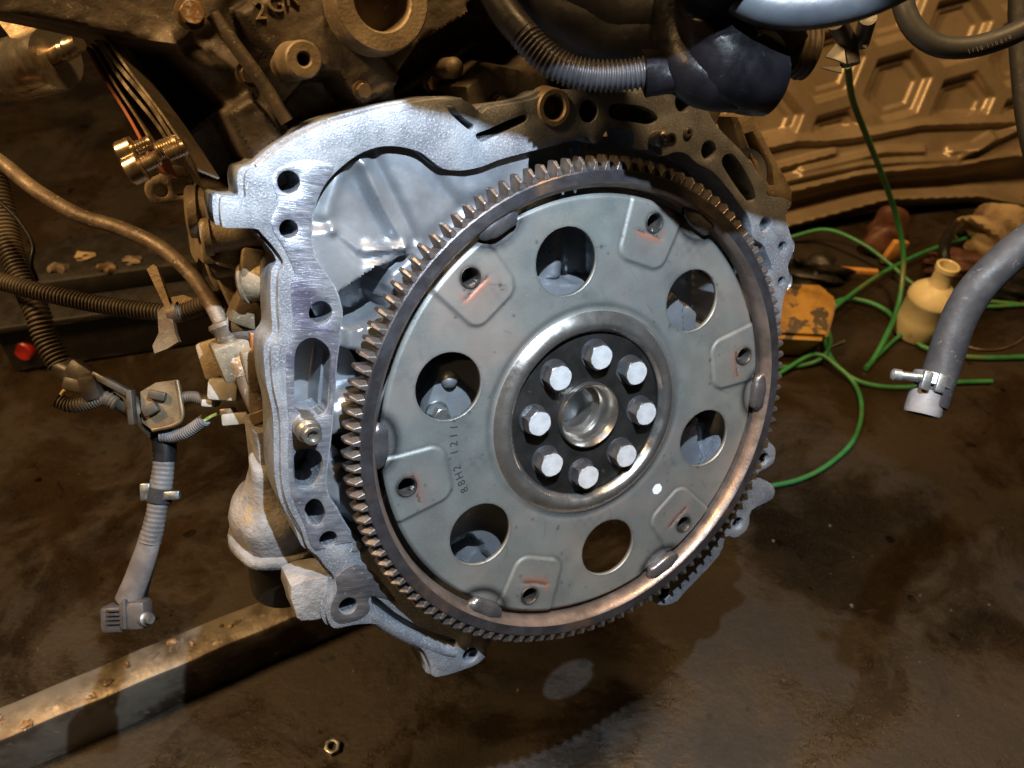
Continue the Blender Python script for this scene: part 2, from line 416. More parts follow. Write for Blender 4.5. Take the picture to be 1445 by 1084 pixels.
def text_mesh(s, size, depth=0.00003):
    cu = bpy.data.curves.new('txt', 'FONT'); cu.body = s; cu.size = size; cu.extrude = depth; cu.align_x = 'CENTER'; cu.resolution_u = 3
    o = bpy.data.objects.new('txt', cu); COL.objects.link(o)
    bpy.context.view_layer.update()
    me = bpy.data.meshes.new_from_object(o.evaluated_get(bpy.context.evaluated_depsgraph_get()))
    bpy.data.objects.remove(o); return me
def join_meshes(name, items, m, parent):
    bm = bmesh.new()
    for me, M in items:
        k = len(bm.verts); bm.from_mesh(me); bm.verts.ensure_lookup_table()
        for v in bm.verts[k:]: v.co = M @ v.co
    me = bpy.data.meshes.new(name); bm.to_mesh(me); bm.free(); return add(name, me, m, parent)

# ------------------------------------------------------------------ floor
def build_floor():
    n = 60; V = []; Fc = []
    for j in range(n+1):
        for i in range(n+1):
            x, y = -4+8*i/n, -2+8*j/n; V.append((x, y, 0))
    for j in range(n):
        for i in range(n):
            a = j*(n+1)+i; Fc.append((a, a+1, a+n+2, a+n+1))
    tag(mk('floor', V, Fc, 'floor'), kind='structure')
build_floor()

# ------------------------------------------------------------------ flexplate (drive plate) with ring gear
HOLE_A = [math.radians(109.3-60*i) for i in range(6)]
PAD_A = [math.radians(79.0-60*i) for i in range(6)]
WELD_A = [math.radians(126.0-60*i) for i in range(6)]
HOLE_R, HOLE_C, PAD_C = .0180, .0884, .1101
def build_flexplate():
    root = empty('flexplate', mw=ENGM)
    tag(root, 'round grey steel flexplate with toothed ring gear bolted to the crankshaft', 'flexplate')
    # pressed disc
    nr, nt = 120, 960; r = np.linspace(.0472, .1206, nr); th = np.linspace(0, 2*math.pi, nt, endpoint=False)
    R, T = np.meshgrid(r, th); X, Y = R*np.cos(T), R*np.sin(T)
    W = np.zeros_like(R)
    t = np.clip((R-.0472)/(.0590-.0472), 0, 1)
    W += .0036*np.sin(np.pi*t**.85)**.9*(R < .0590) - .0010*(1-sst((R-.0472)/.003))
    W -= .0006*np.exp(-((R-.0612)/.0018)**2)
    dark = np.zeros_like(R); rust = np.zeros_like(R)
    dark += .30*np.exp(-((R-.0615)/.0022)**2)
    for a in PAD_A:
        cx, cy = np.cos(a), np.sin(a); p = X*cx+Y*cy; q = -X*cy+Y*cx
        hw = .0150+.0035*np.clip((p-.086)/.036, 0, 1); k = .007
        dx, dy = np.abs(q)-(hw-k), (.0868+k)-p
        d = np.hypot(np.maximum(dx, 0), np.maximum(dy, 0))+np.minimum(np.maximum(dx, dy), 0)-k
        W = np.where(p > 0, W+.0011*sst(.5-d/.0022), W)
        dark += np.where(p > 0, .28*np.exp(-((d-.0012)/.0009)**2), 0)
        # heat tint and cracked weld marks inboard of the bolt hole
        e = p-PAD_C+.0012*rng.normal(); kr = .45+.65*rng.random(); q = q+.0025*rng.normal(); wr = .0010+.0006*rng.random()
        rust += np.where(p > 0, kr*np.exp(-((e+.0082)/wr)**2)*np.exp(-(q/.0088)**6), 0)
        rust += np.where(p > 0, kr*.8*np.exp(-((np.abs(q)-.0086)/.0008)**2)*np.exp(-((e+.0045)/.0032)**4)*(q*(1 if rng.random() > .5 else -1) > 0), 0)
        rust += np.where(p > 0, .16*np.exp(-((e+.010)/.007)**2)*np.exp(-(q/.012)**2), 0)
        dark += np.where(p > 0, .85*(np.abs(e+.0068+.0004*np.sin(q*2500)) < .0006)*(np.abs(q) < .0082)*(np.abs(q) > .0026), 0)
        W -= np.where(p > 0, .0006*np.exp(-((e+.0066)/.0012)**2)*np.exp(-(q/.0085)**4), 0)
    for a in WELD_A:
        cx, cy = np.cos(a), np.sin(a); p = X*cx+Y*cy-.1225; q = -X*cy+Y*cx
        d = np.hypot(p*1.15, q*.82)
        m_ = (X*cx+Y*cy > 0)
        dark += m_*.70*np.exp(-((d-.0125)/.0024)**2)+m_*.40*(d < .0125)
        W -= m_*.0009*np.exp(-((d-.009)/.003)**2)
    rr = rng.random((70, 2))
    for k in range(90):
        a, q = rng.random()*6.283, .062+rng.random()*.058
        x0, y0 = q*np.cos(a), q*np.sin(a); s = .00035+.0006*rng.random()
        dark += .7*np.exp(-(((X-x0)/s)**2+((Y-y0)/(s*(.5+rng.random())))**2))
    for k in range(30):                       # handling scratches and oily scuffs
        a, q0, ln, bend = rng.random()*6.283, .064+rng.random()*.05, .004+.010*rng.random()**2, rng.normal()*.5
        d0 = rng.random()*3.14; P0 = np.array([q0*np.cos(a), q0*np.sin(a)])
        pts = [tuple(P0+ln*t*np.array([np.cos(d0+bend*t), np.sin(d0+bend*t)])) for t in np.linspace(0, 1, 5)]
        near = np.hypot(X-P0[0], Y-P0[1]) < ln*1.3+.003
        D = np.full(X.shape, 9.); D[near] = pdist(pts, X[near], Y[near])
        dark += (.10+.22*rng.random())*np.exp(-(D/.00045)**2)
    for k in range(16):
        a, q0, s_ = rng.random()*6.283, .066+rng.random()*.05, .004+.007*rng.random()
        P0 = (q0*np.cos(a), q0*np.sin(a)); nn = np.sin(X*900+k)*np.sin(Y*800+2*k)
        dark += .16*np.exp(-(((X-P0[0])/s_)**2+((Y-P0[1])/(s_*.6))**2))*(1+.8*nn)
    W -= .0015*sst((R-.1184)/.0024)
    dark += .45*sst((R-.1190)/.002)
    # openings
    inside = np.zeros(R.shape, bool)
    cs = [(HOLE_C*math.cos(a), HOLE_C*math.sin(a), HOLE_R) for a in HOLE_A]+[(PAD_C*math.cos(a), PAD_C*math.sin(a), .0052) for a in PAD_A]
    for cx, cy, cr in cs:
        d = np.hypot(X-cx, Y-cy); ii = d < cr
        X = np.where(ii, cx+(X-cx)*cr/np.maximum(d, 1e-6), X); Y = np.where(ii, cy+(Y-cy)*cr/np.maximum(d, 1e-6), Y)
        inside |= ii
        dark += (.30 if cr > .01 else .65)*np.exp(-((d-cr)/(.0009 if cr > .01 else .0014))**2)*(~ii)
    V = np.stack([X.ravel(), Y.ravel(), W.ravel()], 1); Fc = []
    for j in range(nt):
        j2 = (j+1) % nt
        for i in range(nr-1):
            if inside[j, i] and inside[j, i+1] and inside[j2, i] and inside[j2, i+1]: continue
            Fc.append((j*nr+i, j*nr+i+1, j2*nr+i+1, j2*nr+i))
    me = bpy.data.meshes.new('disc'); me.from_pydata(V.tolist(), [], Fc); me.update()
    for nm, A in (('dark', dark), ('rust', rust)):
        at = me.attributes.new(nm, 'FLOAT', 'POINT'); at.data.foreach_set('value', np.clip(A, 0, 1).ravel().astype(np.float32))
    bm = bmesh.new(); bm.from_mesh(me)
    bmesh.ops.delete(bm, geom=[v for v in bm.verts if not v.link_faces], context='VERTS')
    bm.to_mesh(me); bm.free(); smooth(me, 60)
    disc = add('disc', me, 'flexplate', root)
    md = disc.modifiers.new('thickness', 'SOLIDIFY'); md.thickness = .0028; md.offset = -1
    me.materials.append(MATS['bead_steel'])
    # polished annular bead of the disc takes the bright pressed metal
    cen = np.array([p.center[:2] for p in me.polygons]); rad = np.hypot(cen[:, 0], cen[:, 1])
    for p, q in zip(me.polygons, rad):
        if q < .0588: p.material_index = 1
    # ring gear
    prof = [(.1238, -.0042), (.1238, .0014), (.1246, .0042), (.1262, .0062), (.1268, .0066), (.1322, .0066), (.1330, .0060), (.1330, -.0036), (.1322, -.0042)]
    ring = lathe('ring_gear', prof, 'ring_steel', root, 240, close=True, ang=25)
    ring.data.materials.append(MATS['ring_heat'])
    for p in ring.data.polygons:
        c = p.center
        if math.hypot(c.x, c.y) < .1266: p.material_index = 1
    # one tooth, chamfered at the front
    r0, r1, rc = .1322, .1396, .1356
    def sec(w, r_t, hb, ht, off=0): return [(r0, -hb+off, w), (r0, hb+off, w), (r_t, ht+off, w), (r_t, -ht+off, w)]
    V = sec(-.0040, r1-.0005, .0027, .0008)+sec(-.0034, r1, .0028, .0009)+sec(.0020, r1, .0028, .0009)+sec(.0062, .1366, .0017, .0006, .0006)
    Fc = [(3, 2, 1, 0), (12, 13, 14, 15)]
    for s in range(3):
        for k in range(4): Fc.append((s*4+k, s*4+(k+1) % 4, s*4+4+(k+1) % 4, s*4+4+k))
    me = bpy.data.meshes.new('tooth'); me.from_pydata(V, [], Fc); me.update()
    bm = bmesh.new(); bm.from_mesh(me); bmesh.ops.recalc_face_normals(bm, faces=bm.faces)
    bmesh.ops.bevel(bm, geom=list(bm.edges), offset=.00022, segments=1, affect='EDGES'); bm.to_mesh(me); bm.free()
    me.materials.append(MATS['tooth_steel'])
    for i in range(120):
        o = bpy.data.objects.new('tooth', me); COL.objects.link(o); o.parent = ring
        o.rotation_euler = (random.uniform(-.004, .004), 0, math.radians(3*i+1.1)+random.uniform(-.0012, .0012))
        k = random.uniform(.9975, 1.002); o.scale = (k, k, 1)
    # weld beads between disc and ring
    bm = bmesh.new(); bmesh.ops.create_uvsphere(bm, u_segments=24, v_segments=14, radius=1)
    for v in bm.verts:
        c = v.co; k = 1+.05*math.sin(c.y*9)+.03*math.sin(c.x*7+1)
        sg = lambda t, p: math.copysign(abs(t)**p, t)
        v.co = Vector((sg(c.x, .8)*.0054*k, sg(c.y, .72)*.0120*k, sg(c.z, .7)*.0038*k))
    me = bpy.data.meshes.new('weld_bead'); bm.to_mesh(me); bm.free(); smooth(me, 60); me.materials.append(MATS['weld'])
    for a in WELD_A:
        o = bpy.data.objects.new('weld_bead', me); COL.objects.link(o); o.parent = root
        o.location = (.1228*math.cos(a), .1228*math.sin(a), .0014); o.rotation_euler = (0, 0, a+random.uniform(-.05, .05))
    # weld nuts in the pads
    for a in PAD_A:
        M = Matrix.Translation((PAD_C*math.cos(a), PAD_C*math.sin(a), 0)) @ Matrix.Rotation(a, 4, 'Z')
        lathe('weld_nut', [(.0046, -.022), (.0046, .0010), (.0050, .0016), (.0056, .0014), (.0059, .0008), (.0059, -.0012), (.0085, -.0034), (.0085, -.022)], 'nut_dark', root, 32, M, close=True)
    # spacer plate and crankshaft bolts
    plate('spacer_plate', circle(0, 0, .0478, 96), [circle(0, 0, .0192, 64)], -.0016, .0035, 'hub_black', root, .0005)
    bme = hexbolt_mesh('crank_bolt', .0134, .0082, .0086, .0010, ['bolt_side', 'bolt_face'])
    for i in range(8):
        a = math.radians(3.6+45*i)
        o = bpy.data.objects.new('crank_bolt', bme); COL.objects.link(o); o.parent = root
        o.location = (.0347*math.cos(a), .0347*math.sin(a), -.0018); o.rotation_euler = (0, 0, random.uniform(0, 1.04))
    # stamped date code, running up an arc
    items = []
    s = '88H2 1211'; a0, a1 = math.radians(-150.5), math.radians(-176.5)
    for k, ch in enumerate(s):
        if ch == ' ': continue
        a = a0+(a1-a0)*k/(len(s)-1)
        M = Matrix.Translation((.0795*math.cos(a), .0795*math.sin(a), .00012)) @ Matrix.Rotation(a-math.pi/2+math.pi-math.pi, 4, 'Z')
        items.append((text_mesh(ch, .0062), M))
    join_meshes('stamped_code', items, 'stamp_ink', root)
    u, v, w = eng(927, 690, 0)
    V = [(u+.0034*math.cos(i/24*6.283)*(1+.06*math.sin(i*1.7)), v+.0034*math.sin(i/24*6.283)*(1+.05*math.cos(i*2.3)), .00025) for i in range(24)]
    mk('paint_mark', V, [tuple(range(24))], 'white_paint', root)
    return root
build_flexplate()

# ------------------------------------------------------------------ engine
WF = -.0100                                     # rear flange face
def px_hole(px, py, r, w=WF, ry=None, n=28):   # round opening, radius in metres
    u, v, _ = eng(px, py, w); return circle(u, v, r, n, ry)
def smooth_loop(pts, w, k=4):
    return [(p.x, p.y) for p in catmull([(u, v, 0) for u, v in uvp(pts, w)], k, True)]
def build_engine():
    root = empty('engine', mw=ENGM)
    tag(root, 'dirty aluminium engine block with a pale machined rear flange around the flexplate', 'engine')
    outer = [(311,280),(329,280),(346,279),(345,258),(349,241),(366,235),(384,217),(422,192),(463,174),(503,162),(541,152),(579,145),(628,139),(652,141),(668,150),(680,160),
             (690,152),(715,147),(752,140),(772,131),(800,130),(850,128),(905,130),(945,118),(970,112),(988,122),(996,148),(1012,178),(1046,213),(1072,246),(1083,263),(1084,277),(1117,285),(1109,304),
             (1115,329),(1120,347),(1118,361),(1112,376),(1115,396),(1106,420),(1102,450),(1094,520),(1088,590),(1083,619),(1094,633),(1091,654),(1072,666),(1068,676),(1091,686),(1090,704),(1061,720),(1057,740),
             (1051,751),(1038,759),(1024,758),(1014,785),(966,836),(956,848),(941,854),(928,853),(917,845),(905,838),(880,850),(800,880),(715,893),(692,902),(688,914),(684,928),(666,941),(615,956),(608,940),(597,918),(577,906),(551,893),(533,881),
             (500,882),(475,887),(466,882),(461,868),(463,855),(470,838),(472,815),(459,800),(449,786),(434,773),(424,746),(407,716),(397,674),(395,592),(386,548),(382,508),(384,488),(394,471),(392,430),(393,388),(400,371),(387,350),(370,331),(360,323),(322,322),(313,316)]
    inner = [(704,226),(678,236),(649,241),(625,238),(608,226),(591,214),(562,207),(533,208),(503,220),(474,243),(457,264),(445,293),(441,328),(445,357),(457,380),(474,406),(482,430),(484,443),(482,460),(480,483),(476,513),(473,560),(468,618),(463,660),(461,683),(466,701),(476,716),(488,738),
             (512,770),(560,815),(620,850),(700,868),(790,855),(870,825),(930,775),(985,715),(1020,640),(1040,560),(1060,470),(1075,410),(1089,381),(1083,360),(1077,346),(1066,339),(1061,332),(1060,318),(1055,304),(1046,292),(1028,267),(1006,243),(984,231),(968,217),(953,215),(936,220),(918,212),(898,211),(896,194),(890,186),(864,182),(855,186),(846,201),(837,202),(826,193),(780,206),(740,216)]
    def pill(pts, k=6): return smooth_loop(pts, WF, k)
    holes = [px_hole(407,257,.0050), px_hole(407,323,.0042), px_hole(452,441,.0055), px_hole(463,761,.0047), px_hole(491,855,.0048),
             pill([(417,495),(430,479),(448,478),(465,495),(467,530),(464,575),(452,588),(430,588),(416,570),(415,530)]),
             pill([(416,640),(430,633),(448,636),(455,650),(452,672),(440,688),(420,685),(413,665)]),
             pill([(430,715),(440,704),(452,707),(459,724),(455,740),(443,744),(432,735)]),
             pill([(524,842),(534,845),(560,866),(600,888),(640,902),(645,910),(636,916),(600,905),(560,886),(530,864)]),
             px_hole(664,925,.0050), px_hole(1080,317,.0046), px_hole(1104,349,.0036), px_hole(1103,397,.0030), px_hole(1078,648,.0044), px_hole(1041,739,.0046), px_hole(938,838,.0046),
             pill([(862,150),(872,146),(905,150),(922,158),(928,168),(918,176),(890,172),(866,168),(860,160)]),
             px_hole(831,157,.0056), px_hole(783,152,.0062), px_hole(965,143,.0058), px_hole(1000,212,.0052),
             pill([(1022,220),(1034,218),(1048,236),(1062,262),(1066,280),(1056,284),(1042,268),(1026,244),(1019,230)]),
             pill([(632,149),(640,150),(656,168),(668,176),(664,184),(648,172),(634,158)]),
             pill([(672,190),(690,182),(735,163),(744,165),(738,174),(700,192),(680,200)])]
    # the flange is open at the bottom, where the transmission dust plate would sit
    i0 = outer.index((692,902)); i1 = outer.index((905,838)); k0 = inner.index((620,850)); k1 = inner.index((985,715))
    loop = outer[i0:]+outer[:i1+1]+[(930,800)]+inner[k1:]+inner[:k0+1]+[(660,882)]
    ol = smooth_loop(loop, WF, 3)
    fl = plate('rear_flange', ol, holes, WF, .013, 'machined', root, .0007, ang=28)
    # machined bolting face standing a hair proud of the cast flange
    face = [(384,252),(398,235),(428,226),(455,228),(472,236),(455,266),(443,294),(439,328),(443,358),(455,381),(472,407),(480,431),(482,443),(480,460),(478,483),(474,513),(471,560),(466,618),(461,660),(459,683),(464,702),(474,718),(486,740),(500,760),(494,780),(474,792),(462,795),(450,781),(438,768),(431,745),(418,714),(410,690),(406,640),(408,600),(405,560),(404,500),(412,472),(413,440),(410,405),(416,386),(408,365),(398,345),(388,330),(382,310),(392,288)]
    plate('machined_face', smooth_loop(face, WF+.0005, 3), holes[:4]+holes[5:8]+[px_hole(502,771,.0030)], WF+.0005, .0012, 'machined', root, .0003, ang=28)
    ear = [(475,814),(498,798),(520,802),(543,828),(556,848),(530,842),(520,846),(522,862),(505,875),(479,880),(467,868),(469,850),(476,834)]
    plate('machined_face', smooth_loop(ear, WF+.0004, 3), [px_hole(491,855,.0050)], WF+.0004, .0010, 'machined_dark', root, .0003, ang=28)
    fl.data.materials.clear(); fl.data.materials.append(MATS['cast'])
    # rough cast rim standing behind the machined face
    rim_out = [(p[0]-.0026*(1 if p[0] < 0 else -.1), p[1]+.0006) for p in ol]
    plate('cast_rim', rim_out, holes, WF-.0030, .024, 'cast', root, .0012, ang=28)
    # raised cast strip along the left edge of the flange
    edge = [(393,388),(392,430),(394,471),(384,488),(382,508),(386,548),(395,592),(397,674),(407,716),(424,746)]
    tube('edge_bead', [eng(x+8, y, WF-.0034) for x, y in edge], .0036, 'cast', root, 12, step=.0016, wob=.10)
    tube('edge_bead', [eng(x, y+2, WF-.0042) for x, y in [(366,239),(388,222),(424,198),(463,181),(503,169),(541,159),(579,152),(625,147),(650,149)]], .0040, 'cast', root, 12, step=.0016, wob=.10)
    tube('arm_rib', [eng(x, y, WF-.004) for x, y in [(520,862),(548,882),(580,899),(614,912),(640,918)]], .0045, 'cast', root, 12, step=.0016, wob=.06)
    # lugs that stand back from the face
    def lug(pts, w, th, m='cast'): return plate('lug', smooth_loop(pts, w, 2), [], w, th, m, root, .0012)
    lug([(411,828),(455,815),(470,822),(470,860),(462,872),(425,877),(416,862)], WF-.004, .022, 'dusty_cast')
    lug([(600,925),(640,915),(655,935),(640,950),(615,956)], WF-.003, .018)
    lug([(1063,690),(1091,687),(1090,704),(1061,722)], WF-.002, .016)
    lug([(313,284),(348,282),(360,300),(350,320),(322,321)], WF-.0025, .018)
    # pocket floors behind the openings of the flange
    def pocket(cx, cy, r, d):
        u, v, _ = eng(cx, cy, WF-d); lathe('pocket_floor', [(0, 0), (r*.7, .0004), (r, .003)], 'cast_wall', root, 28, Matrix.Translation((u, v, WF-d)))
    for a in ((440,535,.024,.034),(435,662,.018,.030),(445,726,.013,.024),(1080,317,.008,.007),(1104,349,.007,.006),(1103,397,.006,.006),(1041,739,.0055,.006),(1078,648,.0055,.006),(938,838,.0052,.006),(664,925,.0056,.006),(895,161,.016,.02),(1045,252,.018,.022)): pocket(*a)
    plate('arm_floor', smooth_loop([(520,838),(536,842),(600,880),(648,900),(648,920),(600,912),(525,868)], WF-.006, 3), [], WF-.006, .004, 'cast_wall', root, .0005)
    # studs (hollow dowel with socket end, and the plain one in the upper part)
    def stud(px, py, r, ln, w=WF, tip=.75, m='stud'):
        u, v, _ = eng(px, py, w)
        s = lathe('stud', [(r, -.006), (r, ln*.55), (r*.92, ln*.6), (r*tip, ln*.66), (r*tip, ln*.97), (r*tip*.92, ln), (r*tip*.62, ln), (r*tip*.5, ln-.0022), (0, ln-.0026)], m, root, 28, Matrix.Translation((u, v, w)))
    stud(429, 600, .0060, .0165)
    stud(925, 196, .0048, .0140)
    stud(970, 187, .0030, .0015)
    # hidden wall of the block seen inside the flange opening
    WB = -.050
    q = lambda pts, w=-.022: uvp(pts, w)
    mask = q([(425,300),(440,235),(500,190),(560,180),(640,195),(720,185),(860,150),(960,170),(1060,240),(1105,340),(1095,480),(1050,640),(990,700),(930,700),(860,706),(800,740),(770,800),(735,870),(640,885),(560,855),(490,770),(450,690),(450,560),(460,470),(420,400)])
    ops = [('poly', q([(470,170),(780,170),(780,330),(600,420),(572,354),(560,330),(512,236),(495,200)]), -.0385, .004),
           ('poly', q([(425,250),(500,205),(514,236),(560,330),(572,352),(535,370),(474,410),(425,430)]), lambda x, y: -.041+.0*x, .0035),
           ('poly', q([(425,320),(462,318),(505,352),(560,345),(570,356),(535,372),(474,412),(425,430)]), -.034, .0025),
           ('ridge', q([(508,232),(535,290),(566,345)]), .0055, .0026),
           ('ridge', q([(490,240),(515,290),(545,340)]), -.0045, .0042), ('ridge', q([(600,215),(640,262),(690,270)]), .002, .005),
           ('ridge', q([(560,345),(590,352),(640,300),(700,262)]), -.002, .004),
           ('poly', q([(476,410),(527,376),(545,385),(538,420),(560,470),(500,474),(484,455)]), -.078, .0022),
           ('poly', q([(548,384),(572,366),(600,372),(590,430),(556,420),(543,402)]), -.043, .0018),
           ('poly', q([(486,462),(520,455),(545,440),(552,470),(525,500),(486,492)]), -.044, .0022),
           ('poly', q([(480,496),(530,505),(520,550),(472,560)]), -.085, .002),
           ('poly', q([(468,580),(520,548),(540,560),(530,600),(470,612)]), -.046, .0025),
           ('poly', q([(464,622),(520,612),(520,650),(462,680)]), -.085, .002),
           ('poly', q([(470,668),(520,650),(545,690),(530,730),(490,735),(464,700)]), -.038, .003),
           ('poly', q([(850,175),(1060,240),(1100,330),(1060,420),(960,330),(850,250)]), -.082, .004),
           ('poly', q([(745,215),(850,190),(850,250),(745,250)]), -.080, .003),
           # shapes seen through the round openings
           ('poly', q([(735,300),(860,300),(860,400),(735,400)]), -.070, .003),
           ('poly', q([(780,300),(818,300),(822,398),(778,398)]), lambda x, y: -.056-((x-eng(800,350,-.022)[0])/.008)**2*.010, .0015),
           ('poly', q([(740,402),(860,402),(850,440),(750,440)]), -.052, .0015),
           ('poly', q([(925,350),(1030,350),(1030,470),(925,470)]), -.085, .003),
           ('poly', q([(935,432),(958,412),(974,432),(980,480),(935,480)]), -.052, .0012),
           ('poly', q([(972,440),(992,434),(1004,446),(1004,480),(975,480)]), -.062, .0015),
           ('poly', q([(955,575),(1035,575),(1035,665),(955,665)]), -.072, .003),
           ('poly', q([(955,612),(990,590),(990,625),(1000,640),(985,668),(955,668)]), -.050, .0012),
           ('poly', q([(992,600),(1012,596),(1022,612),(1014,650),(994,640)]), -.058, .004),
           ('poly', q([(580,490),(700,480),(700,620),(580,620)]), -.082, .003),
           ('poly', q([(630,735),(720,705),(722,735),(630,765)]), -.050, .002),
           ('poly', q([(630,768),(665,757),(684,772),(655,798),(630,800)]), -.068, .001),
           ('poly', q([(640,800),(682,776),(690,810),(640,810)]), -.080, .001),
           ('poly', q([(664,800),(682,778),(702,795),(700,815),(664,815)]), -.056, .001), ('ridge', q([(455,300),(470,250),(500,222)]), .004, .004), ('ridge', q([(462,318),(500,348),(560,344)]), .0045, .0024), ('ridge', q([(470,330),(505,362),(556,356)]), -.0050, .0026),
           ('ridge', q([(520,215),(548,270),(580,335)]), -.0045, .0030), ('ridge', q([(590,220),(615,262),(640,290)]), -.0022, .0035),
           ('fn', lambda x, y, w: np.where(w > -.05, -.024+(w+.05)*.72, -.024+(w+.05)*.9))]
    relief('inner_wall', (-.165, .150, -.150, .150), (260, 250), WB, ops, mask, .03, 'cast_wall', root)
    # rear seal retainer with its rivet and bolts
    pl = uvp([(622,517),(648,509),(684,512),(700,560),(690,640),(618,640),(600,600),(605,565)], -.026)
    plate('retainer_plate', pl, [], -.026, .010, 'cast_wall', root, .0012)
    u, v, _ = eng(637, 538, -.022)
    lathe('rivet', [(.0048, -.003), (.0046, .0012), (.0038, .0032), (.0022, .0044), (0, .0048)], 'cast_wall', root, 28, Matrix.Translation((u, v, -.0255)), 60)
    hb = hexbolt_mesh('retainer_bolt', .0086, .0085, .0066, .0016, ['zinc', 'zinc'])
    for px, py, w in ((616, 582, -.026), (992, 640, -.032), (620, 500, -.052)):
        u, v, _ = eng(px, py, w); o = bpy.data.objects.new('retainer_bolt', hb); COL.objects.link(o); o.parent = root; o.location = (u, v, w)
    u, v, _ = eng(672, 585, -.026)
    box('retainer_rib', (.022, .0022, .004), Matrix.Translation((u, v, -.026)) @ Matrix.Rotation(.12, 4, 'Z'), 'cast_wall', root, .0008)
    # ---- grimy upper block casting
    WU = -.034
    q = lambda pts, w=WU: uvp(pts, w)
    mask = q([(-40,-60),(-40,8),(60,28),(130,44),(190,100),(236,170),(262,225),(285,262),(320,300),(400,260),(470,215),(560,170),(660,175),(720,160),(800,180),(930,184),(1000,205),(1020,150),(1010,-60)])
    ops = [('poly', q([(-60,-80),(140,-80),(330,-20),(300,40),(240,70),(130,44),(60,30),(-60,20)]), -.030, 0.00270),
           ('poly', q([(130,46),(240,72),(315,150),(262,195),(240,172),(190,100)]), -.085, 0.00180),
           ('poly', q([(262,196),(312,160),(330,190),(352,228),(380,235),(340,262),(290,262)]), -.060, 0.00270),
           ('ridge', q([(240,72),(330,100),(385,160),(425,196)]), .006, .006),
           ('poly', q([(312,157),(346,134),(372,160),(394,192),(420,190),(398,212),(358,232),(346,226)]), -.020, 0.00158),
           ('poly', q([(352,226),(372,205),(400,190),(420,190),(398,212),(360,232)]), -.030, 0.00072),
           ('poly', q([(330,18),(360,0),(430,-30),(470,10),(520,60),(562,112),(498,154),(470,110),(440,90),(400,110),(360,60)]), -.026, 0.00180),
           ('poly', q([(470,108),(500,150),(420,190),(392,160),(440,108)]), -.052, 0.00225),
           ('ridge', q([(498,156),(562,114),(580,104)]), .004, .0022),
           ('poly', q([(560,116),(600,60),(690,-10),(760,60),(700,120),(640,140),(560,146)]), -.066, 0.00315),
           ('ridge', q([(548,148),(600,122),(640,100),(700,55)]), .008, .004),
           ('poly', q([(640,120),(690,85),(770,100),(770,140),(720,160),(676,170),(650,160)]), -.027, 0.00270),
           ('poly', q([(608,-60),(660,-60),(672,20),(620,50),(600,20)]), -.040, 0.00180),
           ('fn', lambda x, y, w: w+.0003*np.sin(x*420+np.sin(y*300)*2)*np.sin(y*380+1.3*np.sin(x*260)))]
    a, b_ = eng(-60, -80, WU), eng(1020, 300, WU)
    relief('block_casting', (a[0]-.02, b_[0]+.02, -.02, a[1]+.06), (330, 190), WU, ops, mask, .06, 'grimy', root)
    def ringboss(px, py, ro, ri, w, h, m, name='boss'):
        u, v, _ = eng(px, py, w)
        lathe(name, [(ro*1.12, -h), (ro*1.03, -h*.4), (ro, -.001), (ro-.0008, 0), (ri+.0008, 0), (ri, -.0008), (ri*.97, -h*.8), (0, -h*.85)], m, root, 48, Matrix.Translation((u, v, w)))
    ringboss(540, 0, .0215, .0128, -.012, .022, 'tan_cast')
    ringboss(429, 84, .0078, .0027, -.006, .030, 'tan_cast')
    ringboss(783, 152, .0094, .0058, -.009, .010, 'tan_cast')
    u, v, _ = eng(275, 15, -.012); o = bpy.data.objects.new('cover_bolt', hexbolt_mesh('cover_bolt', .0088, .006, .0066, .002, ['bracket_steel', 'rust_orange'])); COL.objects.link(o); o.parent = root; o.location = (u, v, -.024)
    u, v, _ = eng(652, 95, -.03); lathe('core_plug', [(.0055, -.03), (.0052, 0), (.004, .0025), (0, .0035)], 'tan_cast', root, 28, Matrix.Translation((u, v, -.04)), 60)
    for px, py, w, k in ((352,104,-.024,1.0), (512,128,-.022,.8), (610,118,-.058,.9), (706,146,-.024,.8)):
        u, v, _ = eng(px, py, w); o = bpy.data.objects.new('cover_bolt', hexbolt_mesh('cover_bolt', .0075*k, .005, .0056*k, .0016, ['bracket_steel', 'bracket_steel'])); COL.objects.link(o); o.parent = root; o.location = (u, v, w-.002)
    tube('oil_line', [eng(x, y, w) for x, y, w in ((300,20,-.022), (330,62,-.020), (372,120,-.018), (405,172,-.016))], .0030, 'grimy', root, 12)
    # embossed casting letters
    items = []
    for ch, (px, py) in zip('2GR', ((369, 27), (391, 17), (413, 8))):
        u, v, _ = eng(px, py, -.0255); items.append((text_mesh(ch, .0108, .0009), Matrix.Translation((u, v, -.0252)) @ Matrix.Rotation(math.radians(14), 4, 'Z')))
    join_meshes('casting_mark', items, 'tan_cast', root)
    # side bracket beyond the flange, upper right
    pl = uvp([(1040,165),(1062,160),(1076,190),(1092,222),(1108,250),(1118,270),(1117,286),(1086,276),(1070,250)], -.03)
    plate('side_rail', pl, [uvp([(1050,190),(1062,186),(1090,235),(1092,262),(1086,262),(1066,228)], -.03)], -.03, .02, 'tan_cast', root, .0012)
    u, v, _ = eng(1066, 236, -.03); lathe('boss', [(.010, -.02), (.0085, 0), (.006, .003), (0, .004)], 'tan_cast', root, 28, Matrix.Translation((u, v, -.034)), 60)
    # ---- parts on the left flank
    W2 = -.060
    def barrel(p0, p1, r, m='tan_cast', w0=W2, w1=W2, prof=None):
        A, B = Vector(eng(*p0, w0)), Vector(eng(*p1, w1)); L_ = (B-A).length
        pr = prof or [(0, 0), (r*.86, 0), (r, .0012), (r, L_*.12), (r*.90, L_*.14), (r*.90, L_), (0, L_)]
        return lathe('barrel', pr, m, root, 28, frame(A, B-A))
    barrel((264,299), (400,296), .0125, w1=-.05)
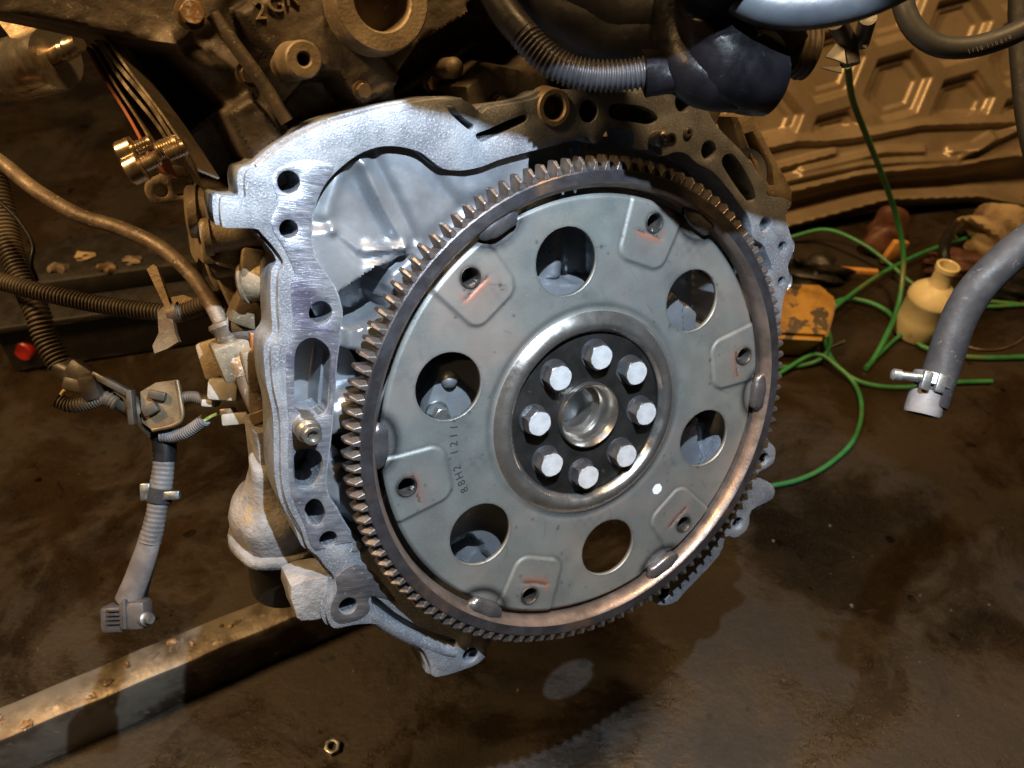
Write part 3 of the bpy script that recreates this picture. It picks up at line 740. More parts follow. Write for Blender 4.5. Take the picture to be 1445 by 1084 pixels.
    barrel((284,333), (400,322), .0098, w0=-.052, w1=-.045)
    barrel((270,320), (300,320), .018, w0=-.085, w1=-.085)
    relief('flank', (-.2, -.10, -.02, .09), (90, 100), -.075,
           [('poly', uvp([(300,350),(400,345),(400,400),(330,385)], -.075), -.052, .003), ('poly', uvp([(345,385),(400,372),(400,440),(360,450)], -.075), -.045, .004),
            ('ridge', uvp([(300,352),(340,400),(350,440)], -.075), .010, .003), ('poly', uvp([(310,395),(345,400),(350,430),(320,440)], -.075), -.10, .003)],
           uvp([(290,345),(400,335),(410,470),(375,560),(330,520),(335,450),(318,400)], -.075), .05, 'tan_cast', root)
    barrel((342,398), (402,392), .0108, w0=-.050, w1=-.040)
    barrel((300,372), (345,366), .0085, w0=-.070, w1=-.060)
    barrel((330,455), (380,462), .0100, 'dusty_cast', w0=-.072, w1=-.060)
    for px, py, w, sz, rt in ((312,352,-.060,(.020,.012,.014),.1), (338,365,-.052,(.022,.010,.012),-.15), (362,372,-.046,(.016,.016,.012),.0), (330,405,-.075,(.012,.022,.014),.45), (352,432,-.062,(.016,.020,.016),-.3), (308,300,-.075,(.012,.026,.012),.05), (340,500,-.070,(.026,.020,.018),.4), (362,520,-.062,(.014,.024,.014),.25)):
        u, v, _ = eng(px, py, w); box('flank_block', sz, Matrix.Translation((u, v, w)) @ Matrix.Rotation(rt, 4, 'Z'), 'tan_cast', root, .0018)
    tri = uvp([(352,470),(392,468),(392,540),(372,555)], -.055)
    plate('gasket_cover', tri, [], -.055, .01, 'orange_plastic', root, .0015)
    # lug plate with two holes
    pl = smooth_loop([(206,272),(210,256),(226,248),(240,236),(262,236),(276,246),(282,262),(268,282),(240,288),(218,288)], -.058, 4)
    plate('lug_plate', pl, [px_hole(229,270,.0026,-.058), smooth_loop([(248,256),(262,252),(274,258),(266,272),(252,276),(247,266)], -.058, 4)], -.058, .008, 'tan_cast', root, .0012)
    # filter housing of the oil pan
    A = Vector(eng(392, 742, -.066)); B = Vector(eng(378, 640, -.050)); L_ = (B-A).length
    H = frame(A, B-A)
    fh = lathe('filter_housing', [(0, -.006), (.027, -.006), (.0282, -.0045), (.0282, -.001), (.0270, .0002), (.0252, .001), (.0250, .004), (.0246, L_*.25), (.0236, L_*.38), (.0200, L_*.46), (.0135, L_*.56), (.0118, L_*.80), (.0112, L_*.92), (.009, L_*.95), (0, L_*.955)], 'dusty_cast', root, 40, H, 50)
    for v in fh.data.vertices:
        k = .0008*(math.sin(v.co.x*310)+math.sin(v.co.y*270+1)+math.sin(v.co.z*240+2)); v.co += Vector((k, k*.6, 0))
    lathe('oil_filter', [(0, -.050), (.017, -.050), (.0195, -.047), (.0195, -.008), (.018, -.006), (0, -.006)], 'tub_black', root, 36, H)
    plate('pan_corner', uvp([(360,612),(398,600),(402,700),(425,748),(400,765),(370,700)], -.046), [], -.046, .03, 'dusty_cast', root, .003)
    # long body of the block and the sump it lies on, behind the flange
    body = [(-.105, -.055), (-.085, .06), (-.03, .10), (.06, .10), (.10, .05), (.105, -.03), (.06, -.06), (-.06, -.075)]
    plate('cylinder_block', body, [], -.090, .36, 'grimy', root, .004)
    # sump: goes from the block down to the floor
    iw = ENGM.inverted(); lo = min((ENGM @ Vector((x, y, -.44))).z for x, y in body)
    foot = [iw @ Vector((p.x, p.y, 0.0)) for p in [ENGM @ Vector((x, -.06, w)) for x, w in ((-.07, -.25), (.07, -.25), (.07, -.43), (-.07, -.43))]]
    topv = [Vector((x, -.03, w)) for x, w in ((-.08, -.22), (.08, -.22), (.08, -.44), (-.08, -.44))]
    V = foot+topv; mk('sump', V, [(0, 1, 2, 3), (7, 6, 5, 4)]+[(k, (k+1) % 4, 4+(k+1) % 4, 4+k) for k in range(4)], 'grimy', root)
    # centre of the crankshaft: pilot bore
    return root
build_engine()
def build_crank():
    root = empty('crankshaft_end', mw=ENGM)
    tag(root, 'bright turned crankshaft end with a stepped pilot bore, inside the ring of eight bolts', 'crankshaft')
    lathe('pilot_bore', [(.0190, -.010), (.0190, .0010), (.0186, .0018), (.0180, .0018), (.0160, -.0008), (.0156, -.0016), (.0154, -.013), (.0146, -.0136), (.0118, -.0138), (.0114, -.0145), (.0113, -.026), (.0100, -.027), (.0045, -.029), (0, -.031)], 'bore', root, 72)
    lathe('crank_flange', [(.020, -.0042), (.044, -.0042), (.044, -.052), (.020, -.052)], 'cast_wall', root, 48, close=True)
build_crank()

# ------------------------------------------------------------------ steel beam on the floor
def build_beam():
    h = .058
    a, b = FL(24, 1036, h), FL(420, 869, h); c = FL(148, 935, h)
    d = (b-a).normalized(); n = Vector((-d.y, d.x, 0)); wd = abs((c-a).dot(n))
    n = n if (c-a).dot(n) > 0 else -n
    p0, p1 = a-d*.25, b+d*.22; L_ = (p1-p0).length
    nx, ny, nz = 90, 8, 8; bm = bmesh.new()
    M = Matrix.Identity(4)
    for j, v in enumerate((d, n, Vector((0, 0, 1)))):
        for i in range(3): M[i][j] = v[i]
    mid = (p0+p1)/2+n*wd/2; M.translation = Vector((mid.x, mid.y, 0))
    root = empty('steel_beam', mw=M)
    tag(root, 'long rusty oil-stained steel box beam lying on the floor under the engine', 'beam')
    V = []; Fc = []
    prof = [(-wd/2, .0006), (-wd/2, h-.004), (-wd/2+.0012, h-.0012), (-wd/2+.004, h), (0, h), (wd/2-.004, h), (wd/2-.0012, h-.0012), (wd/2, h-.004), (wd/2, .0006)]
    n_ = len(prof)
    for i in range(nx+1):
        x = -L_/2+L_*i/nx
        for y, z in prof:
            k = .0003*math.sin(x*37+y*90)+.0003*math.sin(x*91+z*140); V.append((x, y+k, max(.0005, z+(k*.6 if z > .01 else 0))))
    for i in range(nx):
        for j in range(n_-1): a_ = i*n_+j; Fc.append((a_, a_+1, a_+1+n_, a_+n_))
    Fc.append(tuple(range(n_))); Fc.append(tuple(range(nx*n_, (nx+1)*n_))[::-1])
    mk('beam_body', V, Fc, 'beam_steel', root, 40)
    for k in range(26):
        t = random.random(); x = -L_/2+L_*(.12+.5*t); y = random.uniform(-.35, .42)*wd
        blob('rust_flake', (x, y, h-.0012), (random.uniform(.002, .006), random.uniform(.002, .004), random.uniform(.0012, .0028)), random.choice(['rust_tube', 'pebble', 'rust_orange']), root, .4, k, 2)
build_beam()

# ------------------------------------------------------------------ car hood panel
def build_hood():
    o = FL(1110, 338); e1 = (FL(1430, 288)-o); e1.z = 0; e1.normalize()
    back = Vector((-e1.y, e1.x, 0)); back = back if back.y > 0 else -back
    lean = math.radians(24)
    e2 = Vector((0, 0, 1))*math.cos(lean)+back*math.sin(lean); e3 = e1.cross(e2)
    if e3.y > 0: e3 = -e3
    M = Matrix.Identity(4)
    x_ = e2.cross(e3)           # keeps the frame right handed
    sgn = 1 if x_.dot(e1) > 0 else -1
    for j, v in enumerate((x_, e2, e3)):
        for i in range(3): M[i][j] = v[i]
    M.translation = o
    IM = M.inverted()
    def pl(px, py):
        d = Vector(c2wd(ray(px, py))); p = Vector(CAMPOS); lo = IM @ p; ld_ = IM.to_3x3() @ d
        t = -lo.z/ld_.z; q = lo+ld_*t; return np.array([q.x, q.y])
    c0, c1, c2 = pl(1268, 122), pl(1359, 150), pl(1354, 42)
    B = np.array([c1-c0, c2-c0]).T; R_ = np.array([[math.cos(-math.pi/6), math.cos(math.pi/6)], [math.sin(-math.pi/6), math.sin(math.pi/6)]])
    T = R_ @ np.linalg.inv(B); s = np.linalg.norm(c1-c0)
    ln = lambda P: [tuple(pl(*p)) for p in P]
    A_ = ln([(1060,212),(1121,198),(1161,198),(1200,194),(1245,186),(1296,176),(1380,173),(1500,170)])
    B_ = ln([(1060,246),(1111,232),(1175,215)]); B2 = ln([(1128,240),(1208,222),(1240,214),(1299,213)]); B3 = ln([(1338,214),(1370,208),(1395,192)])
    C_ = ln([(1060,262),(1116,252),(1212,232),(1262,228),(1345,224),(1380,206),(1445,176)]); C2 = ln([(1060,282),(1118,268),(1212,245),(1262,240),(1353,232),(1400,222),(1480,215)])
    D_ = ln([(1060,330),(1111,315),(1245,279),(1376,275),(1500,300)])
    up = np.array(A_)
    def hfn(x, y, w):
        q = T @ np.stack([x.ravel()-c0[0], y.ravel()-c0[1]]); best = np.full(q.shape[1], 9.)
        r = np.linalg.solve(R_, q); fi, fj = np.round(r[0]), np.round(r[1]); hx = np.zeros(q.shape[1])
        for di in (-1, 0, 1):
            for dj in (-1, 0, 1):
                c = R_ @ np.stack([fi+di, fj+dj]); dx, dy = q[0]-c[0], q[1]-c[1]
                m = np.maximum(np.abs(dy), np.maximum(np.abs(dy*.5+dx*.8660254), np.abs(dy*.5-dx*.8660254)))
                best = np.minimum(best, m)
        best = best.reshape(x.shape)
        ya = np.interp(x, up[:, 0][np.argsort(up[:, 0])], up[:, 1][np.argsort(up[:, 0])])
        zone = sst((y-ya-.008)/.012)
        pocket = -.013*sst((.42-best)/.07)-.005*sst((.28-best)/.04)
        w = w+zone*pocket
        for L1, hh, wd in ((A_, .011, .0055), (B_, .010, .005), (B2, .011, .006), (B3, .011, .006), (C_, .012, .006), (C2, .012, .006), (D_, .014, .007)):
            w = w+hh*np.exp(-(pdist(L1, x, y)/wd)**2)
        dd = np.array(D_); yd = np.interp(x, dd[:, 0][np.argsort(dd[:, 0])], dd[:, 1][np.argsort(dd[:, 0])])
        cc = np.array(C2); yc = np.interp(x, cc[:, 0][np.argsort(cc[:, 0])], cc[:, 1][np.argsort(cc[:, 0])])
        t = np.clip((yc-y)/np.maximum(yc-yd, 1e-4), 0, 1)
        w = w-.030*np.sin(np.pi*t)*(y > yd)*(y < yc)-.03*sst((yd-y-.004)/.02)
        w = w-.35*(y-.25)**2*(y > .25)
        return w
    root = tag(relief('hood_panel', (min(-.30, .30*sgn*-1), .62, -.012, .62), (420, 290), .0, [('fn', hfn)], None, .006, 'hood_paint', None, M, 60),
               'underside of a golden brown car hood with hexagonal pressings, leaning behind the engine', 'hood')
build_hood()

# ------------------------------------------------------------------ hoses and looms at the upper right
def build_top():
    Z = .366
    root = empty('ribbed_conduit', C(840, 108, Z)); inv = Matrix.Translation(-root.location)
    def loc(P): return [inv @ p for p in P]
    tag(root, 'black ribbed wiring conduit sagging across the top of the flange', 'conduit')
    tube('conduit', loc([C(738,48,Z), C(760,72,Z), C(790,94,Z), C(830,106,Z), C(880,107,Z), C(925,99,Z), C(970,88,Z+.01)]), .0062, 'conduit_black', root, 20, corr=.0007, pitch=.0021)
    tube('taped_sleeve', loc([C(672,-60,Z), C(695,-15,Z), C(715,20,Z), C(742,52,Z)]), .0066, 'rubber', root, 20, wob=.03)
    tube('tape_wrap', loc([C(908,104,Z), C(930,102,Z), C(968,100,Z)]), .0098, 'tape', root, 20, wob=.16, step=.0025)
    tube('wire', loc([C(895,72,Z+.02), C(912,78,Z+.015), C(930,90,Z)]), .0008, 'red_cap', root, 8)
    o = empty('taped_loom', C(1040, 60, .34)); inv2 = Matrix.Translation(-o.location)
    def loc2(P): return [inv2 @ p for p in P]
    tag(o, 'thick black tape-wrapped loom bending down above the upper right of the ring gear', 'loom')
    tube('loom_body', loc2([C(690,-330,.245), C(800,-290,.255), C(900,-235,.268), C(985,-175,.285), C(1012,-95,.31), C(1008,-20,.345), C(1010,45,.357), C(1024,86,.359), C(1050,102,.361), C(1078,104,.365)]), .0168, 'tape', o, 30, wob=.05, step=.0028)  # upper run outside the frame is added to block torch light from above
    tube('loom_end', loc2([C(1062,40,.385), C(1085,85,.382), C(1108,110,.382)]), .0105, 'tape', o, 22, wob=.07, step=.0025, taper=(1.1, .85))
    tube('bellows', loc2([C(1085,60,.375), C(1112,66,.378), C(1142,74,.38)]), .0115, 'conduit_dusty', o, 24, corr=.0012, pitch=.0030)
    tube('loom_branch', loc2([C(735,-70,.41), C(800,0,.41), C(870,45,.405), C(950,62,.40), C(1030,50,.39)]), .015, 'tape', o, 22, wob=.06, step=.004)
    tube('loom_branch', loc2([C(800,-90,.40), C(860,-15,.40), C(930,20,.395), C(1000,20,.385)]), .016, 'tape', o, 22, wob=.06, step=.004)
    tube('loom_branch', loc2([C(880,-90,.375), C(930,-20,.38), C(965,50,.38), C(985,95,.375)]), .0095, 'conduit_black', o, 20, corr=.0006, pitch=.003)
    tube('loom_branch', loc2([C(700,-60,.395), C(780,0,.392), C(850,38,.390), C(930,52,.386), C(990,60,.382)]), .0165, 'rubber', o, 22, wob=.05, step=.004)
    tube('loom_branch', loc2([C(770,-60,.385), C(840,-5,.384), C(905,20,.382), C(985,30,.378)]), .0150, 'rubber', o, 22, wob=.05, step=.004)
    tube('loom_branch', loc2([C(950,-60,.372), C(952,10,.372), C(962,70,.365), C(985,108,.361), C(1030,120,.361), C(1070,112,.364)]), .0118, 'tape', o, 22, wob=.05, step=.004)
    tube('loom_branch', loc2([C(1075,-20,.362), C(1085,30,.365), C(1100,70,.37)]), .0120, 'tape', o, 22, wob=.06, step=.004)
    g = tag(tube('radiator_hose', [C(1035,-14,.335), C(1080,6,.335), C(1140,10,.333), C(1210,-4,.33), C(1275,-32,.33), C(1330,-70,.33)], .0086, 'hose_light', None, 28, wob=.012), 'smooth grey-blue radiator hose passing over the taped black loom', 'hose')
    # clip with white label faces
    c = empty('hose_clip', C(1185, 85, .40)); ic = Matrix.Translation(-c.location)
    tag(c, 'pale metal clip hanging under the grey-blue radiator hose', 'clip')
    def quad(name, P, m, th=.0012):
        Q = [ic @ p for p in P]; n = (Q[1]-Q[0]).cross(Q[2]-Q[0]).normalized()*th
        k = len(Q); mk(name, Q+[q+n for q in Q], [tuple(range(k)), tuple(range(2*k-1, k-1, -1))]+[(i, (i+1) % k, k+(i+1) % k, k+i) for i in range(k)], m, c)
    quad('clip_face', [C(1165,80,.40), C(1189,50,.40), C(1194,90,.398), C(1180,84,.399)], 'plug_white')
    quad('clip_lip', [C(1158,95,.399), C(1187,94,.398), C(1188,103,.398), C(1172,99,.399)], 'plug_white')
    quad('clip_tab', [C(1217,66,.402), C(1224,52,.402), C(1229,50,.402), C(1222,68,.402)], 'plug_white')
    tube('clip_stem', [ic @ C(1180,30,.39), ic @ C(1195,60,.402), ic @ C(1200,92,.404)], .0045, 'plug_dark', c, 14)
    tube('clip_stem', [ic @ C(1225,25,.39), ic @ C(1215,60,.408)], .0040, 'plug_dark', c, 14)
    fh = empty('fuel_hose', C(1330, 60, .44)); i3 = Matrix.Translation(-fh.location)
    tag(fh, 'dark green-grey rubber hose with faint printing, looped in front of the hood', 'hose')
    pts = [C(1268,-60,.44), C(1272,-5,.44), C(1288,38,.44), C(1322,64,.44), C(1366,67,.44), C(1415,54,.44), C(1470,28,.44)]
    tube('hose_body', [i3 @ p for p in pts], .0056, 'hose_light', fh, 20)
    # faint printed marks on its side
    items = []
    for k, (ch, x, y) in enumerate((('|', 1368, 73), ('/', 1374, 72), ('|', 1380, 70), ('0', 1386, 69), ('1', 1395, 66), ('1', 1401, 64), ('0', 1407, 62), ('0', 1414, 60), ('1', 1420, 57), ('0', 1426, 54))):
        p = i3 @ C(x, y+1, .4345); M = Matrix.Translation(p) @ cam.rotation_euler.to_matrix().to_4x4() @ Matrix.Rotation(.35, 4, 'Z'); items.append((text_mesh(ch, .0028), M))
    join_meshes('print', items, 'conduit_grey', fh)
    tag(tube('grey_pipe', [C(1440,-60,.55), C(1437,20,.55), C(1440,90,.55), C(1450,180,.55), C(1475,280,.55)], .0062, 'rubber_grey', None, 18), 'slim dull grey pipe running down past the printed hose', 'pipe')
    # coolant hose hanging at the right
    h = empty('coolant_hose', C(1330, 480, .39)); i4 = Matrix.Translation(-h.location)
    tag(h, 'grey rubber coolant hose with a spring clamp, hanging open above the floor', 'hose')
    def l4(P): return [i4 @ p for p in P]
    tube('hose_body', l4([C(1560,250,.37), C(1480,318,.375), C(1424,362,.38), C(1378,408,.384), C(1351,455,.387), C(1334,505,.389), C(1320,548,.39), C(1312,572,.39)]), .0078, 'rubber_grey', h, 28, wob=.012)
    A, B = l4([C(1322,520,.39), C(1310,556,.39)])
    lathe('clamp_band', [(.0086, 0), (.0092, .0004), (.0092, .0052), (.0086, .0056)], 'zinc', h, 32, frame(A+(B-A)*.25, B-A), close=True)
    A2, B2 = l4([C(1310,552,.39), C(1301,586,.39)])
    lathe('hose_end', [(.0074, 0), (.0080, .0008), (.0082, .010), (.0078, .0112), (.0062, .0112), (.0060, .003), (0, .002)], 'conduit_grey', h, 32, frame(A2, B2-A2))
    p = l4([C(1300,533,.382), C(1264,529,.384)]); tube('clamp_tang', p, .0020, 'zinc', h, 10, spline=False)
    lathe('tang_tip', [(0, 0), (.0026, .0006), (.0028, .004), (.0018, .005), (0, .005)], 'zinc', h, 16, frame(p[1], p[1]-p[0]) @ Matrix.Translation((0, 0, -.003)))
    for x, y in ((1307, 537), (1327, 541)):
        q = l4([C(x, y, .3815)])[0]; box('clamp_ear', (.0042, .0085, .003), Matrix.Translation(q) @ cam.rotation_euler.to_matrix().to_4x4() @ Matrix.Rotation(-.3, 4, 'Z'), 'zinc', h, .0006)
    q = l4([C(1316, 574, .3825)])[0]; box('green_mark', (.0022, .0075, .0006), Matrix.Translation(q) @ cam.rotation_euler.to_matrix().to_4x4() @ Matrix.Rotation(-.12, 4, 'Z'), 'green_wire', h, .0001)
build_top()

# ------------------------------------------------------------------ things at the left
def build_left():
    # rusty steel tube that drops into the oil pan
    r = empty('dipstick_tube', E(375, 596, -.055)); i = Matrix.Translation(-r.location)
    tag(r, 'bent rusty steel tube dropping into the pale oil pan casting beside the flange', 'tube')
    l = lambda P: [i @ p for p in P]
    tube('tube_body', l([C(-60,190,.47), C(0,228,.465), C(50,268,.46), C(110,303,.455), C(170,322,.45), C(225,348,.445), C(268,385,.44), C(296,425,.438), C(315,462,.436)]), .0040, 'rust_tube', r, 16)
    A, B = l([C(314,458,.436), E(380,606,-.055)])
    tube('lower_tube', [A, A.lerp(B, .35), A.lerp(B, .7), B], .0058, 'rust_tube', r, 18, wob=.04)
    lathe('tube_collar', [(.0040, -.002), (.0072, -.0012), (.0075, .0008), (.0062, .003), (.0060, .008)], 'rust_tube', r, 24, frame(A, B-A))
    lathe('rust_band', [(.0060, 0), (.0063, .001), (.0062, .009), (.0060, .010)], 'rust_orange', r, 24, frame(A.lerp(B, .30), B-A))
    p = A.lerp(B, .80); lathe('tube_clip', [(.0062, 0), (.0069, .0006), (.0069, .0058), (.0062, .0064)], 'bracket_steel', r, 24, frame(p, B-A))
    # ribbed conduit crossing to the block
    c = empty('loom_conduit', C(250, 440, .47)); i2 = Matrix.Translation(-c.location); l2 = lambda P: [i2 @ p for p in P]
    tag(c, 'dusty brown ribbed conduit running from the floor side to the engine flank', 'conduit')
    tube('conduit', l2([C(-60,380,.49), C(0,397,.485), C(60,413,.48), C(130,428,.478), C(200,438,.474), C(255,441,.47), C(300,425,.463), C(330,424,.458), C(352,436,.455), C(366,452,.452)]), .0046, 'conduit_dusty', c, 16, corr=.0006, pitch=.0021)
    lathe('conduit_clip', [(.0052, -.003), (.0058, -.003), (.0058, .003), (.0052, .003)], 'bracket_steel', c, 20, frame(l2([C(250,441,.47)])[0], (C(300,425,.463)-C(250,441,.47))), close=True)
    def slab(name, P, z, th, m, par, ii):
        Q = [ii @ C(x, y, z) for x, y in P]; n = Vector(c2wd(np.array([0, 0, 1.])))*th; k = len(Q)
        return mk(name, Q+[q+n for q in Q], [tuple(range(k)), tuple(range(2*k-1, k-1, -1))]+[(a, (a+1) % k, k+(a+1) % k, k+a) for a in range(k)], m, par, 30)
    slab('clip_bracket', [(207,380),(216,373),(221,376),(240,430),(247,470),(252,482),(236,492),(218,499),(215,488),(224,470),(222,440),(232,432)], .466, .004, 'bracket_steel', c, i2)
    slab('clip_wing', [(240,420),(258,416),(272,421),(276,430),(262,446),(242,440)], .468, .004, 'bracket_steel', c, i2)
    # harness hanging at the left with its plugs
    h = empty('wiring_harness', C(225, 640, .50)); i3 = Matrix.Translation(-h.location); l3 = lambda P: [i3 @ p for p in P]
    tag(h, 'dusty wiring harness with plugs and a bracket plate, hanging beside the engine', 'harness')
    tube('ribbed_sleeve', l3([C(-10,240,.52), C(4,300,.515), C(14,350,.51), C(34,400,.505), C(52,440,.50), C(66,480,.50), C(86,516,.50)]), .0066, 'conduit_dusty', h, 18, corr=.0007, pitch=.0026)
    tube('wire', l3([C(0,285,.49), C(25,310,.49), C(46,345,.49), C(44,372,.49), C(52,395,.50)]), .0012, 'rubber', h, 8)
    tube('wire', l3([C(38,330,.50), C(46,345,.495), C(45,365,.495)]), .0008, 'red_cap', h, 8)
    tube('ribbed_branch', l3([C(82,566,.49), C(100,572,.49), C(125,568,.49), C(150,562,.488), C(165,570,.488)]), .0040, 'conduit_dusty', h, 16, corr=.0005, pitch=.0019)
    tube('wire', l3([C(100,548,.49), C(90,552,.49), C(84,562,.49)]), .0012, 'yellow_wire', h, 8)
    R_ = cam.rotation_euler.to_matrix().to_4x4()
    def pbox(name, px, py, z, size, rot, m, tilt=0.0): return box(name, size, Matrix.Translation(i3 @ C(px, py, z)) @ R_ @ Matrix.Rotation(rot, 4, 'Z') @ Matrix.Rotation(tilt, 4, 'X'), m, h, min(size)*.22)
    pbox('plug', 110, 544, .490, (.015, .008, .009), -.25, 'plug_brown')
    pbox('plug', 130, 545, .486, (.011, .015, .011), .15, 'plug_brown', .3)
    pbox('plug', 122, 530, .492, (.022, .010, .010), -.6, 'plug_brown')
    pbox('plug_latch', 160, 543, .484, (.026, .004, .006), -.5, 'plug_brown')
    tube('wrapped_bundle', l3([C(86,516,.50), C(125,540,.497), C(165,560,.495), C(200,585,.495), C(222,610,.497)]), .0066, 'plug_brown', h, 16, wob=.12, step=.003)
    slab('bracket_plate', [(198,553),(220,540),(250,536),(254,545),(257,590),(246,600),(215,607),(200,596)], .486, .002, 'bracket_steel', h, i3)
    tube('plate_rim', l3([C(250,537,.4855), C(254,560,.4855), C(257,588,.4855), C(245,600,.4855), (C(215,607,.4855))]), .0013, 'bracket_steel', h, 8)
    pbox('plate_grommet', 213, 578, .483, (.009, .006, .005), .5, 'plug_brown'); pbox('plate_grommet', 222, 558, .484, (.010, .005, .004), -.2, 'plug_brown')
    pbox('plate_strap', 186, 575, .482, (.0035, .020, .006), .08, 'plug_brown')
    tube('wrapped_cable', l3([C(222,600,.50), C(232,622,.50), C(232,650,.50)]), .0066, 'rubber', h, 18, wob=.04)
    tube('cable_sleeve', l3([C(232,640,.50), C(230,665,.50), C(225,700,.50), C(219,732,.50), C(212,765,.50)]), .0062, 'conduit_grey', h, 20, corr=.00012, pitch=.0028, wob=.09)
    tube('split_sleeve', l3([C(214,752,.50), C(206,780,.50), C(195,812,.502), C(180,850,.505)]), .0080, 'conduit_grey', h, 20, taper=(.85, 1.05), wob=.03, flat=.7)
    tube('inner_cable', l3([C(216,755,.506), C(211,790,.508), C(203,820,.51), C(196,852,.51)]), .0040, 'rubber', h, 14)
    lathe('cable_clamp', [(.0068, -.0042), (.0075, -.0042), (.0075, .0042), (.0068, .0042)], 'rubber_grey', h, 24, frame(i3 @ C(225,698,.50), C(219,732,.50)-C(225,700,.50)), close=True)
    pbox('clamp_ear', 242, 699, .496, (.010, .005, .004), .05, 'zinc'); pbox('clamp_ear', 206, 694, .496, (.006, .010, .004), .05, 'zinc')
    pbox('end_plug', 166, 871, .505, (.016, .016, .014), .06, 'plug_dark'); pbox('end_plug', 192, 866, .503, (.016, .017, .014), .06, 'plug_dark')
    for k in range(4): pbox('plug_rib', 164, 862+k*6, .4968, (.012, .0010, .001), .06, 'rubber_grey')
    pbox('plug_shroud', 178, 866, .498, (.0022, .017, .006), .06, 'plug_dark')
    A, B = i3 @ C(200, 874, .50), i3 @ C(216, 873, .494); lathe('plug_bolt', [(0, 0), (.0042, 0), (.0042, .005), (.0030, .0055), (.0030, .0085), (0, .0088)], 'zinc', h, 20, frame(A, B-A))
    # side branch to the sensor plug on the pan
    tube('white_sleeve', l3([C(228,615,.493), C(245,616,.492), C(262,611,.488), C(278,601,.484), C(290,592,.48)]), .0034, 'conduit_grey', h, 14, corr=.0003, pitch=.0018)
    tube('wire', l3([C(288,594,.48), C(300,587,.477), C(314,582,.472)]), .0010, 'green_wire', h, 8)
    tube('ribbed_branch', l3([C(254,562,.49), C(272,560,.487), C(290,565,.482), C(304,566,.475)]), .0030, 'conduit_dusty', h, 14, corr=.0005, pitch=.0019)
    pbox('sensor_plug', 318, 550, .462, (.017, .0125, .012), -.06, 'plug_white'); pbox('sensor_plug', 294, 569, .466, (.006, .004, .006), -.1, 'plug_white')
    pbox('sensor_plug', 322, 581, .468, (.008, .004, .006), .1, 'bracket_steel'); pbox('sensor_plug', 334, 591, .468, (.015, .007, .008), .1, 'plug_white')
    pbox('sensor_base', 310, 505, .475, (.020, .022, .012), .3, 'tan_cast')
    # solenoid at the top left with its bracket
    s = empty('solenoid', C(40, 100, .48)); i5 = Matrix.Translation(-s.location)
    tag(s, 'round brassy metal canister with a short spout at the upper left of the engine', 'solenoid')
    A, B = i5 @ C(-25, 112, .50), i5 @ C(80, 82, .47)
    L_ = (B-A).length
    lathe('canister', [(0, 0), (.012, 0), (.0145, .002), (.0150, L_*.35), (.0160, L_*.38), (.0172, L_*.44), (.0172, L_*.95), (.0165, L_), (.006, L_), (0, L_)], 'solenoid', s, 40, frame(A, B-A))
    A2, B2 = i5 @ C(72, 82, .47), i5 @ C(112, 60, .462)
    lathe('spout', [(0, 0), (.0050, 0), (.0050, .010), (.0060, .011), (.0052, .013), (.0060, .015), (.0052, .017), (.0045, (B2-A2).length), (0, (B2-A2).length)], 'chrome_strip', s, 24, frame(A2, B2-A2))
    Q = [i5 @ C(x, y, .468) for x, y in ((-30,-40),(10,-40),(56,58),(48,66),(20,60),(-30,-5))]; n = Vector(c2wd(np.array([0, 0, .003])))
    k = 6; mk('mount_plate', Q+[q+n for q in Q], [tuple(range(k)), tuple(range(2*k-1, k-1, -1))]+[(a, (a+1) % k, k+(a+1) % k, k+a) for a in range(k)], 'bracket_steel', s, 30)
    # bundle of thin polished strips with threaded studs
    g = empty('gasket_stack', C(200, 140, .355)); i6 = Matrix.Translation(-g.location)
    tag(g, 'stack of thin shiny manifold gaskets on threaded studs beside the block', 'gasket')
    fwd = Vector(c2wd(np.array([.25, 0, 1.]))).normalized()
    def strip(p, q, z, wd, dp, m):
        a, b = i6 @ C(*p, z), i6 @ C(*q, z); d = (b-a); u = d.cross(fwd).normalized()*wd/2; f = fwd*dp
        V = []
        n_ = 10
        for k in range(n_+1):
            t = k/n_; c_ = a+d*t+u*.9*math.sin(t*7+p[0])
            V += [c_-u, c_+u, c_+u+f, c_-u+f]
        Fc = [(0, 1, 2, 3), (n_*4+3, n_*4+2, n_*4+1, n_*4)]
        for k in range(n_):
            for e in range(4): Fc.append((k*4+e, k*4+4+e, k*4+4+(e+1) % 4, k*4+(e+1) % 4))
        mk('gasket_strip', V, Fc, m, g, 40)
    strip((148, 50), (282, 240), .350, .0010, .014, 'chrome_strip')
    strip((142, 56), (256, 212), .352, .0016, .014, 'chrome_strip')
    strip((134, 58), (236, 200), .354, .0014, .014, 'chrome_strip')
    strip((128, 62), (216, 206), .356, .0008, .014, 'bracket_steel')
    strip((123, 66), (222, 240), .358, .0012, .014, 'copper')
    def threaded(p, q, z, r, head):
        a, b = i6 @ C(*p, z), i6 @ C(*q, z); L2 = (b-a).length; pr = [(0, 0)]
        if head: pr += [(r*1.7, 0), (r*1.8, .0006), (r*1.8, L2*.45), (r*1.5, L2*.47)]
        n_ = int(L2*(.5 if head else 1)/.0011); z0 = L2*.5 if head else 0
        for k in range(n_): pr += [(r*.84, z0+k*.0011), (r, z0+k*.0011+.00055)]
        pr += [(r*.8, L2), (0, L2)]
        lathe('threaded_stud', pr, 'chrome_strip', g, 24, frame(a, b-a), 20)
    threaded((170, 219), (214, 200), .348, .0030, True); threaded((182, 243), (224, 222), .346, .0034, True)
    threaded((222, 214), (252, 202), .350, .0040, False); threaded((236, 218), (262, 206), .346, .0036, False)
    # black plastic tub on the floor with a red cap
    p = FL(175, 505); ang = math.atan2((FL(300, 478)-FL(60, 515)).y, (FL(300, 478)-FL(60, 515)).x)
